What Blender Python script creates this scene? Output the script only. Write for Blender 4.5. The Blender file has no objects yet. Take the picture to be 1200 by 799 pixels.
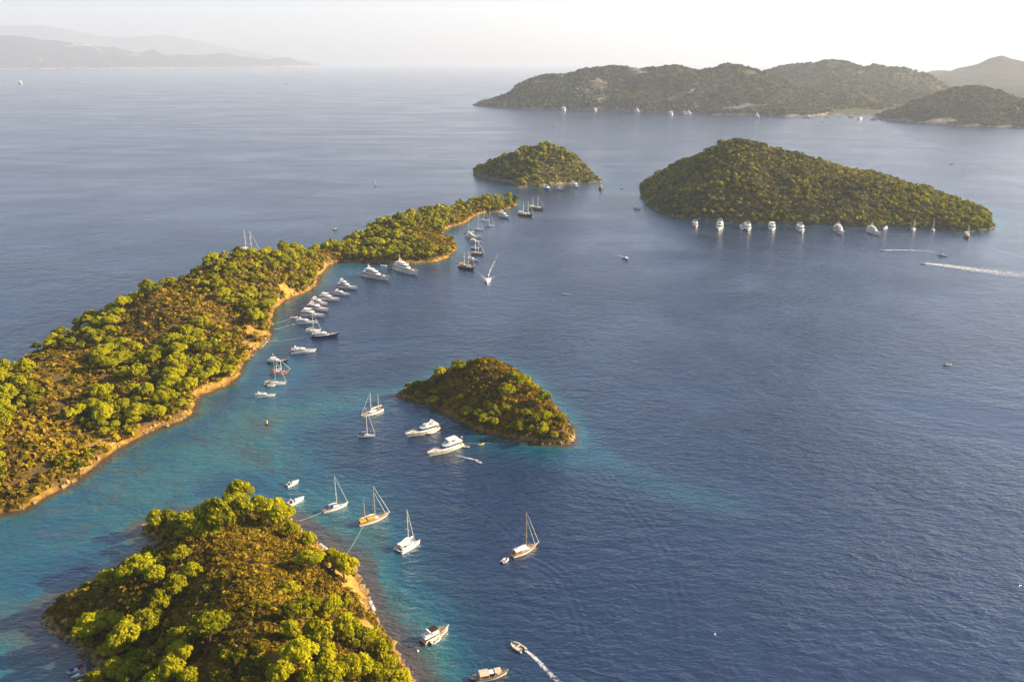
import bpy, math, random
import numpy as np

# ------------------------------------------------------------------ camera, sky, sun, exposure
SC = bpy.context.scene
COL = SC.collection
CAM_H = 150.0
FOC = 933.0                      # focal length in photograph pixels (1200 wide)
PITCH = math.atan((399.5 - 69.5) / FOC)
SUN_AZ = math.radians(80)        # clockwise from the view direction (+Y)
SUN_EL = math.radians(24)

cd = bpy.data.cameras.new('camera')
cam = bpy.data.objects.new('camera', cd)
COL.objects.link(cam)
cam.location = (0, 0, CAM_H)
cam.rotation_euler = (math.pi / 2 - PITCH, 0, 0)
cd.sensor_width = 36.0
cd.lens = 36.0 * FOC / 1200.0
cd.clip_start = 1.0
cd.clip_end = 120000.0
SC.camera = cam

W = bpy.data.worlds.new('World')
SC.world = W
W.use_nodes = True
nt = W.node_tree
sky = nt.nodes.new('ShaderNodeTexSky')
sky.sky_type = 'NISHITA'
sky.sun_disc = False
sky.sun_elevation = SUN_EL
sky.sun_rotation = SUN_AZ
sky.altitude = 100.0
sky.air_density = 1.0
sky.dust_density = 2.2
sky.ozone_density = 6.0
bg = nt.nodes['Background']
bg.inputs['Strength'].default_value = 0.062
nt.links.new(sky.outputs['Color'], bg.inputs['Color'])

sl = bpy.data.lights.new('sun', 'SUN')
sun = bpy.data.objects.new('sun', sl)
COL.objects.link(sun)
sl.energy = 5.0
sl.angle = math.radians(0.6)
sl.color = (1.0, 0.79, 0.50)
sun.rotation_euler = (math.pi / 2 - SUN_EL, 0, math.pi - SUN_AZ)

SC.view_settings.view_transform = 'Standard'
SC.view_settings.look = 'None'
SC.view_settings.gamma = 1.0
SC.view_settings.exposure = 1.62
SC.view_settings.use_curve_mapping = False
SC.render.engine = 'CYCLES'
SC.cycles.use_denoising = True
SC.cycles.max_bounces = 6
SC.cycles.diffuse_bounces = 2
SC.cycles.glossy_bounces = 2
SC.cycles.transmission_bounces = 4
SC.cycles.transparent_max_bounces = 8
SC.cycles.volume_bounces = 1
SC.cycles.sample_clamp_indirect = 4.0

HAZE_DENSITY = 0.66e-4
HAZE_COLOR = (0.78, 0.86, 1.0, 1)

# ------------------------------------------------------------------ picture geometry <-> ground
CT, ST = math.cos(PITCH), math.sin(PITCH)

def ray(px, py):
    a = (px - 600.0) / FOC
    b = (399.5 - py) / FOC
    return np.array([a, CT + b * ST, -ST + b * CT])

def G(px, py, z=0.0):
    """point where the line of sight meets height z"""
    d = ray(px, py)
    s = (z - CAM_H) / d[2]
    return (d[0] * s, d[1] * s)

def PY(px, py, Y, drop=0.0):
    """point on the line of sight at ground distance Y, lowered by a tree height"""
    d = ray(px, py)
    s = Y / d[1]
    return (d[0] * s, Y, CAM_H + d[2] * s - drop)

def project(P):
    P = np.asarray(P, float)
    x, y, z = P[..., 0], P[..., 1], P[..., 2] - CAM_H
    zc = y * CT - z * ST
    yc = y * ST + z * CT
    return 600 + FOC * x / zc, 399.5 - FOC * yc / zc, zc

# ------------------------------------------------------------------ small numeric helpers
def _hash(ix, iy, seed):
    n = (ix.astype(np.int64) * 374761393 + iy.astype(np.int64) * 668265263 + seed * 974634777) & 0x7fffffff
    n = ((n ^ (n >> 13)) * 1274126177) & 0x7fffffff
    n = n ^ (n >> 16)
    return (n & 0xffff) / 65535.0

def vnoise(x, y, seed=0):
    ix, iy = np.floor(x), np.floor(y)
    fx, fy = x - ix, y - iy
    fx = fx * fx * (3 - 2 * fx); fy = fy * fy * (3 - 2 * fy)
    a = _hash(ix, iy, seed); b = _hash(ix + 1, iy, seed)
    c = _hash(ix, iy + 1, seed); d = _hash(ix + 1, iy + 1, seed)
    return (a * (1 - fx) + b * fx) * (1 - fy) + (c * (1 - fx) + d * fx) * fy

def fbm(x, y, seed=0, octaves=4):
    s = np.zeros_like(x, float); amp = 0.5; tot = 0
    for o in range(octaves):
        s += amp * vnoise(x * 2 ** o + o * 17.3, y * 2 ** o - o * 9.1, seed + o)
        tot += amp; amp *= 0.5
    return s / tot            # 0..1

def sstep(a, b, x):
    t = np.clip((x - a) / (b - a), 0, 1)
    return t * t * (3 - 2 * t)

def seg_dist(P, A, B):
    """distance of points P (n,2) to the segments A->B; also the parameter"""
    d = B - A
    L = (d ** 2).sum(1) + 1e-9
    t = ((P[:, None, :] - A[None]) * d[None]).sum(2) / L[None]
    t = np.clip(t, 0, 1)
    q = A[None] + t[..., None] * d[None]
    return np.sqrt(((P[:, None, :] - q) ** 2).sum(2)), t

def inside(P, poly):
    x, y = P[:, 0], P[:, 1]
    c = np.zeros(len(P), bool)
    n = len(poly)
    for i in range(n):
        x1, y1 = poly[i]; x2, y2 = poly[(i + 1) % n]
        cond = ((y1 > y) != (y2 > y))
        xi = (x2 - x1) * (y - y1) / (y2 - y1 + 1e-12) + x1
        c ^= cond & (x < xi)
    return c

def chunked(f, P, n=20000):
    if len(P) <= n:
        return f(P)
    parts = [f(P[i:i + n]) for i in range(0, len(P), n)]
    return np.concatenate(parts)

# ------------------------------------------------------------------ mesh building
def mesh_np(name, V, F, mats=None, attrs=None, smooth=False, matidx=None):
    """mesh from numpy vertices (n,3) and faces (m,3|4)"""
    me = bpy.data.meshes.new(name)
    V = np.ascontiguousarray(V, np.float32); F = np.ascontiguousarray(F, np.int32)
    k = F.shape[1]
    me.vertices.add(len(V)); me.vertices.foreach_set('co', V.ravel())
    me.loops.add(F.size); me.loops.foreach_set('vertex_index', F.ravel())
    me.polygons.add(len(F))
    me.polygons.foreach_set('loop_start', np.arange(0, F.size, k, dtype=np.int32))
    me.polygons.foreach_set('loop_total', np.full(len(F), k, np.int32))
    if matidx is not None:
        me.polygons.foreach_set('material_index', np.ascontiguousarray(matidx, np.int32))
    me.update(calc_edges=True)
    if smooth:
        me.polygons.foreach_set('use_smooth', np.ones(len(F), bool))
    for an, av in (attrs or {}).items():
        a = me.attributes.new(an, 'FLOAT', 'POINT')
        a.data.foreach_set('value', np.ascontiguousarray(av, np.float32))
    for m in (mats or []):
        me.materials.append(m)
    return me

def link(name, me, parent=None, loc=None):
    o = bpy.data.objects.new(name, me)
    COL.objects.link(o)
    if parent is not None:
        o.parent = parent
    if loc is not None:
        o.location = loc
    return o

def tag(o, label=None, cat=None, group=None, kind=None):
    if label: o['label'] = label
    if cat: o['category'] = cat
    if group: o['group'] = group
    if kind: o['kind'] = kind
    return o

# ------------------------------------------------------------------ materials
class NT:
    def __init__(self, name):
        self.m = bpy.data.materials.new(name)
        self.m.use_nodes = True
        self.t = self.m.node_tree
        self.t.nodes.clear()
        self.out = self.n('ShaderNodeOutputMaterial')
    def n(self, typ, **kw):
        nd = self.t.nodes.new(typ)
        for k, v in kw.items():
            if k.startswith('i_'):
                key = k[2:]
                key = int(key) if key.isdigit() else key
                nd.inputs[key].default_value = v
            else:
                setattr(nd, k, v)
        return nd
    def l(self, a, b):
        self.t.links.new(a, b)
    def attr(self, name):
        return self.n('ShaderNodeAttribute', attribute_name=name).outputs['Fac']
    def pos(self):
        return self.n('ShaderNodeNewGeometry').outputs['Position']
    def mapping(self, vec, scale=(1, 1, 1), rot=(0, 0, 0)):
        m = self.n('ShaderNodeMapping')
        m.inputs['Scale'].default_value = scale
        m.inputs['Rotation'].default_value = rot
        self.l(vec, m.inputs['Vector'])
        return m.outputs['Vector']
    def noise(self, vec, scale=1.0, detail=3.0, rough=0.55, dist=0.0):
        n = self.n('ShaderNodeTexNoise')
        n.inputs['Scale'].default_value = scale
        n.inputs['Detail'].default_value = detail
        n.inputs['Roughness'].default_value = rough
        n.inputs['Distortion'].default_value = dist
        if vec is not None: self.l(vec, n.inputs['Vector'])
        return n.outputs['Fac']
    def ramp(self, fac, stops, interp='LINEAR'):
        r = self.n('ShaderNodeValToRGB')
        cr = r.color_ramp
        cr.interpolation = interp
        while len(cr.elements) < len(stops): cr.elements.new(0.5)
        for e, (p, c) in zip(cr.elements, stops):
            e.position = p
            e.color = (c[0], c[1], c[2], 1) if hasattr(c, '__len__') else (c, c, c, 1)
        self.l(fac, r.inputs['Fac'])
        return r.outputs['Color']
    def math(self, op, a, b=None, clamp=False):
        m = self.n('ShaderNodeMath', operation=op, use_clamp=clamp)
        for i, v in enumerate((a, b)):
            if v is None: continue
            if isinstance(v, (int, float)): m.inputs[i].default_value = v
            else: self.l(v, m.inputs[i])
        return m.outputs[0]
    def mix(self, fac, a, b, blend='MIX'):
        m = self.n('ShaderNodeMix', data_type='RGBA', blend_type=blend)
        for i, v in ((0, fac), (6, a), (7, b)):
            if isinstance(v, (int, float)): m.inputs[i].default_value = v
            elif isinstance(v, tuple): m.inputs[i].default_value = (v[0], v[1], v[2], 1)
            else: self.l(v, m.inputs[i])
        return m.outputs[2]
    def bump(self, h, strength=0.5, dist=1.0, normal=None):
        b = self.n('ShaderNodeBump')
        b.inputs['Strength'].default_value = strength
        b.inputs['Distance'].default_value = dist
        self.l(h, b.inputs['Height'])
        if normal is not None: self.l(normal, b.inputs['Normal'])
        return b.outputs['Normal']
    def surf(self, s):
        self.l(s, self.out.inputs['Surface'])
        return self.m
    def principled(self, color, rough=0.6, spec=0.3, normal=None, metallic=0.0, ior=1.5):
        p = self.n('ShaderNodeBsdfPrincipled')
        if isinstance(color, tuple): p.inputs['Base Color'].default_value = (color[0], color[1], color[2], 1)
        else: self.l(color, p.inputs['Base Color'])
        if isinstance(rough, (int, float)): p.inputs['Roughness'].default_value = rough
        else: self.l(rough, p.inputs['Roughness'])
        p.inputs['Specular IOR Level'].default_value = spec
        p.inputs['Metallic'].default_value = metallic
        p.inputs['IOR'].default_value = ior
        if normal is not None: self.l(normal, p.inputs['Normal'])
        return p.outputs[0]

def mat_water():
    t = NT('sea_water')
    pos = t.pos()
    sh = t.attr('shallow'); wk = t.attr('calm')
    # weed beds and sand in the shallows
    mot = t.noise(t.mapping(pos, (1, 1, 1)), 0.085, 5, 0.62)
    weed = t.ramp(mot, [(0.53, 0), (0.58, 1)])
    band = t.math('MULTIPLY', t.ramp(sh, [(0.38, 0), (0.62, 1)]), weed)
    fine = t.noise(pos, 0.035, 6, 0.68)
    edge = t.ramp(sh, [(0.05, 0.0), (0.30, 1.0), (0.75, 1.0), (0.95, 0.25)])
    shv = t.math('ADD', sh, t.math('MULTIPLY', edge, t.math('MULTIPLY', t.math('SUBTRACT', fine, 0.5), 0.45)))
    col = t.ramp(shv, [(0.0, (0.0000, 0.0135, 0.050)), (0.22, (0.0003, 0.033, 0.066)), (0.45, (0.001, 0.062, 0.108)),
                       (0.68, (0.012, 0.098, 0.110)), (0.84, (0.050, 0.062, 0.050)), (1.0, (0.062, 0.046, 0.028))])
    col = t.mix(t.math('MULTIPLY', band, 0.52), col, (0.030, 0.044, 0.046))
    # waves: chop, wind ripples and a low swell, long crested
    cr = math.radians(-38)
    h1 = t.noise(t.mapping(pos, (0.48, 1.0, 1), (0, 0, -cr)), 0.42, 2, 0.5, 0.5)
    h2 = t.noise(t.mapping(pos, (0.55, 1.0, 1), (0, 0, -cr + 0.4)), 1.15, 2, 0.5, 0.5)
    h3 = t.noise(t.mapping(pos, (0.5, 1.0, 1), (0, 0, -cr - 0.25)), 0.15, 2, 0.5, 0.2)
    patch = t.noise(pos, 0.011, 4, 0.62, 0.5)
    gust = t.ramp(patch, [(0.33, 0.35), (0.50, 0.90), (0.66, 1.40)])
    # long slicks and old wake lines drifting over the open strait
    slick = t.noise(t.mapping(pos, (0.0032, 0.010, 1), (0, 0, 0.5)), 1.0, 4, 0.6, 1.2)
    gust = t.math('MULTIPLY', gust, t.ramp(slick, [(0.40, 1.0), (0.62, 0.80)]))
    h = t.math('ADD', t.math('MULTIPLY', h1, 0.95), t.math('MULTIPLY', h2, 0.40))
    h = t.math('ADD', h, t.math('MULTIPLY', h3, 1.0))
    h = t.math('MULTIPLY', h, gust)
    h = t.math('MULTIPLY', h, t.math('SUBTRACT', 1.0, t.math('MULTIPLY', wk, 0.75)))
    brk = t.ramp(t.noise(pos, 0.09, 2), [(0.35, 0.1), (0.62, 1.0)])
    h = t.math('ADD', h, t.math('MULTIPLY', t.math('MULTIPLY', t.attr('wake_amp'), brk), t.math('COSINE', t.math('ADD', t.attr('wake_phase'), t.math('MULTIPLY', h3, 5.0)))))
    nrm = t.bump(h, 1.0, 0.75)
    return t.surf(t.principled(col, t.ramp(slick, [(0.42, 0.22), (0.60, 0.16)]), 1.0, nrm, ior=1.62))

def mat_ground(name, soil, grass, rock, rockdark, nscale=1.0):
    t = NT(name)
    pos = t.pos()
    n1 = t.noise(pos, 0.07 * nscale, 5, 0.6)
    n2 = t.noise(pos, 0.55 * nscale, 4, 0.6)
    base = t.mix(t.ramp(n1, [(0.40, 0), (0.60, 1)]), soil, grass)
    base = t.mix(t.ramp(n2, [(0.35, 0.65), (0.65, 0)]), base, tuple(c * 0.55 for c in soil))
    n3 = t.noise(t.mapping(pos, (1, 1, 2.2)), 0.42 * nscale, 6, 0.68)
    rk = t.mix(t.ramp(n3, [(0.36, 0), (0.62, 1)]), rockdark, rock)
    r = t.math('ADD', t.attr('rock'), t.math('MULTIPLY', t.math('SUBTRACT', n2, 0.5), 1.3))
    col = t.mix(t.ramp(r, [(0.42, 0), (0.58, 1)]), base, rk)
    wet = t.attr('wet')
    col = t.mix(wet, col, tuple(c * 0.35 for c in rockdark))
    h = t.math('ADD', t.math('MULTIPLY', n3, 1.0), t.math('MULTIPLY', n2, 0.6))
    return t.surf(t.principled(col, 0.9, 0.15, t.bump(h, 0.9, 1.2 / nscale)))

def mat_foliage(name, stops, trans=0.25, obj_random=0.0):
    t = NT(name)
    tint = t.attr('tint')
    if obj_random:
        oi = t.n('ShaderNodeObjectInfo').outputs['Random']
        tint = t.math('ADD', tint, t.math('MULTIPLY', t.math('SUBTRACT', oi, 0.5), obj_random))
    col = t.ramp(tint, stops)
    d = t.n('ShaderNodeBsdfDiffuse'); t.l(col, d.inputs['Color'])
    tr = t.n('ShaderNodeBsdfTranslucent')
    t.l(t.mix(0.5, col, (1.0, 0.95, 0.3), 'MULTIPLY'), tr.inputs['Color'])
    mx = t.n('ShaderNodeMixShader', i_0=trans)
    t.l(d.outputs[0], mx.inputs[1]); t.l(tr.outputs[0], mx.inputs[2])
    return t.surf(mx.outputs[0])

def mat_plain(name, color, rough=0.5, spec=0.4, metallic=0.0, vary=0.0, scale=1.2):
    t = NT(name)
    if vary:
        tc = t.n('ShaderNodeTexCoord').outputs['Object']
        n = t.noise(tc, scale, 4, 0.6)
        c = t.mix(t.ramp(n, [(0.35, 0), (0.7, 1)]), tuple(x * (1 - vary) for x in color), color)
        return t.surf(t.principled(c, rough, spec, None, metallic))
    return t.surf(t.principled(color, rough, spec, None, metallic))

M = {}
M['water'] = mat_water()
M['near_ground'] = mat_ground('dry_earth', (0.20, 0.105, 0.034), (0.125, 0.100, 0.026), (0.50, 0.300, 0.062), (0.30, 0.160, 0.038))
M['isle_ground'] = mat_ground('isle_earth', (0.13, 0.085, 0.035), (0.085, 0.078, 0.022), (0.34, 0.25, 0.17), (0.19, 0.13, 0.09), 0.6)
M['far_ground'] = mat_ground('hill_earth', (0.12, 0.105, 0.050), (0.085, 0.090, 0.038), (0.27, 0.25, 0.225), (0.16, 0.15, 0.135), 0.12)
M['hazed_remote_ground'] = mat_ground('hazed_remote_earth', (0.034, 0.048, 0.058), (0.028, 0.042, 0.050), (0.42, 0.34, 0.28), (0.16, 0.14, 0.125), 0.02)  # soil and grass colours carry the bluish cast of distance haze, painted in
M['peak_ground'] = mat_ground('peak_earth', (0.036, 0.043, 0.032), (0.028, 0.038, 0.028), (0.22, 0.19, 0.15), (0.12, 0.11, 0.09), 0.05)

# ------------------------------------------------------------------ terrain
class Terrain:
    def __init__(self, poly, ridges, p=0.8, r0=12.0, bank=2.0, namp=2.0, nscale=25.0, seed=1, jag=0.0, shoreslope=0.7):
        poly = np.array(poly, float)
        # subdivide the shore and roughen it
        out = []
        n = len(poly)
        for i in range(n):
            a, b = poly[i], poly[(i + 1) % n]
            L = np.linalg.norm(b - a)
            k = max(1, int(L / max(2.0, jag * 3))) if jag else 1
            k = min(k, 14)
            for j in range(k):
                q = a + (b - a) * j / k
                if jag:
                    nn = np.array([-(b - a)[1], (b - a)[0]]) / (L + 1e-9)
                    q = q + nn * (fbm(np.array([q[0] / (jag * 4)]), np.array([q[1] / (jag * 4)]), seed + 5, 3)[0] - 0.5) * 2 * jag
                out.append(q)
        self.poly = np.array(out)
        self.ridges = [np.array(r, float) for r in ridges]
        self.p, self.r0, self.bank, self.namp, self.nscale, self.seed = p, r0, bank, namp, nscale, seed
        self.shoreslope = shoreslope
        self.lo = self.poly.min(0); self.hi = self.poly.max(0)
    def _ds(self, P):
        A = self.poly; B = np.roll(self.poly, -1, 0)
        d, _ = seg_dist(P, A, B)
        d = d.min(1)
        return np.where(inside(P, self.poly), d, -d)
    def ds(self, P):
        return chunked(self._ds, np.asarray(P, float), 6000)
    def _h(self, P):
        ds = self._ds(P)
        dmin = np.full(len(P), 1e9); num = np.zeros(len(P)); den = np.zeros(len(P))
        for R in self.ridges:
            A, B = R[:-1], R[1:]
            d, t = seg_dist(P, A[:, :2], B[:, :2])
            z = A[None, :, 2] + t * (B[:, 2] - A[:, 2])[None]
            w = 1.0 / (d * d + 9.0) ** 2
            num += (w * z).sum(1); den += w.sum(1)
            dmin = np.minimum(dmin, d.min(1))
        zr = num / den
        dr = np.sqrt(dmin ** 2 + self.r0 ** 2) - self.r0 * 0.8
        dsi = np.maximum(ds, 0)
        t = dsi / (dsi + dr + 1e-6)
        h = zr * t ** self.p
        h = np.maximum(h, np.minimum(dsi * self.shoreslope, self.bank))
        s = self.nscale
        nz = fbm(P[:, 0] / s, P[:, 1] / s, self.seed, 5) - 0.5
        gul = np.abs(fbm(P[:, 0] / s * 0.6 + 5, P[:, 1] / s * 0.6, self.seed + 31, 3) - 0.5)
        h = h + (nz * 2 - gul * 1.2 + 0.15) * self.namp * sstep(0, self.nscale * 0.8, dsi)
        h = np.where(ds > 0, np.maximum(h, np.minimum(ds * 0.4, 0.5)), ds * 0.5)
        return np.stack([h, ds], 1)
    def h(self, P):
        return chunked(self._h, np.asarray(P, float), 6000)
    def raycast(self, px, py, up=0.0, near=150.0, far=1400.0):
        """ground point seen at (px, py) when the seen thing stands `up` above the ground"""
        d = ray(px, py)
        Y = np.linspace(near, far, 900)
        s = Y / d[1]
        P = np.stack([d[0] * s, Y], 1)
        z = CAM_H + d[2] * s
        hh = self.h(P)
        ok = (z <= np.maximum(hh[:, 0], 0) + up) & (hh[:, 1] > 0.5)
        if not ok.any(): return None
        i = int(np.argmax(ok))
        return np.array([P[i, 0], P[i, 1], max(hh[i, 0], 0)])
    def build(self, name, cell, mat, label, cat, rockfn=None, margin=6.0):
        x = np.arange(self.lo[0] - margin, self.hi[0] + margin + cell, cell)
        y = np.arange(self.lo[1] - margin, self.hi[1] + margin + cell, cell)
        X, Y = np.meshgrid(x, y)
        P = np.stack([X.ravel(), Y.ravel()], 1)
        hd = self.h(P)
        h, ds = hd[:, 0], hd[:, 1]
        nx, ny = len(x), len(y)
        i = np.arange((ny - 1) * (nx - 1))
        r, c = i // (nx - 1), i % (nx - 1)
        q = np.stack([r * nx + c, r * nx + c + 1, (r + 1) * nx + c + 1, (r + 1) * nx + c], 1)
        q = q[(ds[q] > -margin).any(1)]
        used = np.unique(q); remap = np.full(len(P), -1); remap[used] = np.arange(len(used))
        V = np.stack([P[:, 0], P[:, 1], h], 1)[used]
        rock = rockfn(V[:, :2], V[:, 2], ds[used]) if rockfn else sstep(6, 2, ds[used])
        wet = sstep(0.9, 0.25, V[:, 2])
        me = mesh_np(name, V, remap[q], [mat], {'rock': rock, 'wet': wet}, smooth=True)
        o = link(name, me)
        tag(o, label, cat, None, 'structure')
        self.obj = o
        return o

def gp(pts, z=0.0):
    return [G(a, b, z) for a, b in pts]

# near islet, bottom left
TA = Terrain(gp([(167, 618), (177, 629), (186, 637), (172, 650), (139, 666), (110, 686), (71, 702), (48, 722), (58, 735), (70, 746), (94, 760), (113, 777),
                 (120, 786), (112, 800), (100, 830), (90, 900), (120, 990), (300, 1050), (560, 1040), (545, 940), (512, 850), (483, 797),
                 (470, 773), (457, 754), (445, 731), (433, 709), (422, 686), (417, 668), (383, 647), (373, 637), (357, 623), (345, 613), (325, 604), (300, 596), (262, 595), (215, 604)]),
             [[(*G(240, 618, 7), 7), (*G(268, 640, 14), 14), (*G(288, 672, 21), 21), (*G(300, 715, 26), 26), (*G(310, 770, 29), 29), (*G(325, 850, 28), 28), (*G(335, 930, 20), 20)],
              [(*G(288, 672, 21), 21), (*G(345, 668, 17), 17), (*G(390, 690, 14), 14)]],
             p=0.85, r0=10, bank=2.4, namp=2.2, nscale=22, seed=3, jag=1.6)
# long wooded peninsula on the left
ridgeB = [PY(-150, 540, 265, 3), PY(-70, 486, 300, 3), PY(0, 437, 338, 5), PY(33, 411, 372, 3), PY(57, 398, 398, 6), PY(87, 381, 420, 6), PY(130, 358, 438, 6), PY(180, 332, 455, 6),
          PY(222, 313, 476, 6), PY(268, 294, 510, 6), PY(308, 292, 540, 6), PY(352, 286, 575, 7), PY(390, 279, 640, 8), PY(415, 275, 655, 7), PY(440, 260, 680, 7), PY(455, 252, 695, 6),
          PY(470, 249, 705, 7), PY(490, 246, 728, 7), PY(503, 238, 762, 8), PY(518, 238, 782, 8), PY(535, 243, 805, 7), PY(547, 234, 830, 7), PY(574, 228, 866, 7), PY(594, 230, 885, 6)]
shoreB = [(-40, 622), (0, 601), (24, 598), (49.5, 584), (78, 569), (96, 557), (117, 539), (135, 525.6), (156, 513.6), (180, 503), (210, 494), (222, 485), (231, 465.6), (249, 458), (267, 450.6),
          (281, 438.5), (284, 425), (300, 411), (310, 403), (316.7, 393), (316, 383), (318, 368), (325, 358), (341.7, 348), (355, 344), (366.7, 338), (371.7, 330), (373, 321.7),
          (383, 313), (393, 308), (406.7, 306.7), (426.7, 307.5), (448, 308), (476.7, 309), (510, 307.5), (523, 302.5), (536.7, 291), (533, 285), (519, 275), (519, 271), (529, 266),
          (545, 262), (551.6, 256), (558, 252), (571, 249), (587, 248), (600, 243), (607, 240)]
backB = []
for i in range(len(ridgeB) - 1, -1, -1):
    x, y, z = ridgeB[i]
    off = max(12.0, z * 1.25 + 9)
    backB.append((x - off * 0.72, y + off * 0.72))
backB[0] = (ridgeB[-1][0] + 6, ridgeB[-1][1] + 12)
TB = Terrain([*gp(shoreB), *backB, (-330, 300), (-300, 215)], [ridgeB], p=0.8, r0=14, bank=2.4, namp=2.6, nscale=28, seed=11, jag=2.2, shoreslope=1.3)
# small islet in the middle
TC = Terrain(gp([(461, 464), (479, 468), (500, 473), (521, 485), (540, 494.7), (556, 502.7), (582.7, 509), (604, 515), (636, 518.7), (660, 520), (670, 518.7), (673, 509), (665, 498.7),
                 (657, 490.7), (646.7, 480), (630, 459), (608, 440), (592, 432), (575, 426), (548, 430), (520, 440), (490, 453)]),
             [[PY(500, 446, 352, 1), PY(521, 434, 352, 2), PY(542, 424, 350, 1), PY(564, 419, 346, 0.5), PY(585, 426, 341, 0.5), PY(605, 441, 334, 1), PY(628, 462, 322, 1), PY(648, 484, 309, 1)]],
             p=0.72, r0=6, bank=1.6, namp=1.6, nscale=16, seed=21, jag=1.4, shoreslope=1.2)
# wooded isle beyond the peninsula
TD = Terrain(gp([(555, 201), (557, 207), (566, 209), (580, 212), (600, 215), (605, 220), (628, 219), (648, 217), (664, 215.5), (690, 214.5), (700, 213.5), (709, 213.5), (703, 211), (692, 206), (672, 197), (640, 190), (600, 190), (565, 196)]),
             [[PY(560, 197, 1120, 1), PY(580, 186.5, 1110, 2), PY(600, 177, 1100, 4), PY(618, 171, 1095, 6), PY(638, 166, 1090, 6), PY(658, 170, 1085, 6), PY(670, 178, 1080, 5), PY(682, 191, 1070, 5), PY(692, 205, 1060, 5)]],
             p=0.75, r0=16, bank=2, namp=4, nscale=45, seed=31, jag=3)
# big scrub covered isle on the right
TE = Terrain(gp([(750, 217), (752, 230), (757, 239), (770, 248), (790, 254.5), (820, 258.5), (860, 261), (910, 263), (978, 264.5), (1014, 266), (1048, 265), (1092, 268), (1135, 272.5), (1156, 269.5),
                 (1164, 266), (1161, 258), (1160, 250), (1140, 243), (1100, 228), (1040, 212), (980, 202), (900, 197), (830, 198), (770, 205)]),
             [[PY(756, 212, 985, 3), PY(775, 202, 960, 3), PY(800, 184.5, 935, 3), PY(820, 174, 920, 3), PY(838, 164, 910, 3), PY(856, 158.5, 903, 2), PY(870, 158.5, 898, 2), PY(890, 163, 893, 3), PY(912, 172, 888, 3),
               PY(935, 180, 880, 3), PY(962, 187.5, 868, 3), PY(1005, 198, 850, 4), PY(1037, 205, 838, 4), PY(1070, 217, 825, 5), PY(1095, 226, 815, 5), PY(1120, 236, 802, 4), PY(1142, 245, 790, 3)]],
             p=0.78, r0=22, bank=1.6, namp=6.5, nscale=50, seed=41, jag=3)
# far headland with rocky faces, hills behind the bay, round hill on the right, mountain behind
TF = Terrain(gp([(553, 123.5), (577, 126), (614, 128), (653, 129.3), (710, 130.3), (784, 133.3), (823, 134.6), (880, 136), (925, 137.6), (953, 137), (975, 135), (985, 131), (960, 118), (900, 112), (800, 110), (700, 112), (620, 115)]),
             [[PY(560, 121, 3000, 1), PY(572, 116, 2980, 2), PY(591, 110.5, 2960, 3), PY(614, 95, 2950, 3), PY(633, 89.5, 2930, 3), PY(662, 85.5, 2910, 3), PY(687, 80, 2900, 3), PY(710, 77, 2890, 3), PY(733, 77, 2880, 3),
               PY(752, 80.5, 2870, 3), PY(770, 79, 2860, 3), PY(789, 76.5, 2850, 3), PY(803, 80, 2840, 3), PY(815, 84, 2820, 3), PY(838, 79.5, 2810, 3), PY(855, 74, 2800, 3), PY(874, 77, 2780, 3), PY(896, 84, 2740, 3), PY(920, 97, 2690, 3), PY(945, 112, 2620, 3), PY(968, 126, 2540, 2)],
              [PY(720, 100, 2740, 3), PY(730, 77, 2880, 3)], [PY(850, 104, 2620, 3), PY(855, 74, 2800, 3)]],
             p=0.85, r0=40, bank=8, namp=15, nscale=150, seed=51, jag=10)
TF2 = Terrain(gp([(820, 130), (880, 133), (930, 135.5), (960, 136), (990, 135), (1010, 135), (1040, 136), (1080, 136), (1130, 130), (1160, 120), (1130, 108), (1040, 102), (920, 100), (850, 105)]),
              [[PY(850, 92, 3500, 2), PY(880, 82.5, 3500, 2), PY(896, 81, 3480, 2), PY(917, 76, 3460, 2), PY(945, 74, 3450, 2), PY(956, 75, 3440, 2), PY(968, 69.5, 3430, 2), PY(990, 69.5, 3420, 2), PY(1013, 76, 3410, 2), PY(1027, 72.5, 3400, 2),
                PY(1041, 79, 3380, 2), PY(1058, 80.5, 3370, 2), PY(1081, 87, 3340, 2), PY(1095, 94, 3310, 2), PY(1115, 106, 3270, 2), PY(1135, 117, 3200, 2)]],
              p=1.05, r0=40, bank=4, namp=22, nscale=200, seed=61, jag=8)
TG = Terrain(gp([(1022, 138), (1036, 142), (1060, 144), (1086, 146), (1129, 149), (1200, 150.5), (1260, 151), (1330, 146), (1300, 128), (1200, 122), (1120, 122), (1060, 130)]),
             [[PY(1035, 132, 2360, 2), PY(1064, 123.5, 2300, 2), PY(1085, 116, 2270, 2), PY(1101, 109.5, 2250, 2), PY(1121, 105, 2230, 2), PY(1135, 104, 2215, 2), PY(1146, 101.5, 2200, 2), PY(1166, 105, 2180, 2), PY(1186, 112, 2160, 2), PY(1203, 120, 2140, 2), PY(1235, 134, 2110, 2), PY(1270, 143, 2080, 1)]],
             p=0.82, r0=30, bank=6, namp=16, nscale=130, seed=71, jag=8)
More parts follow.
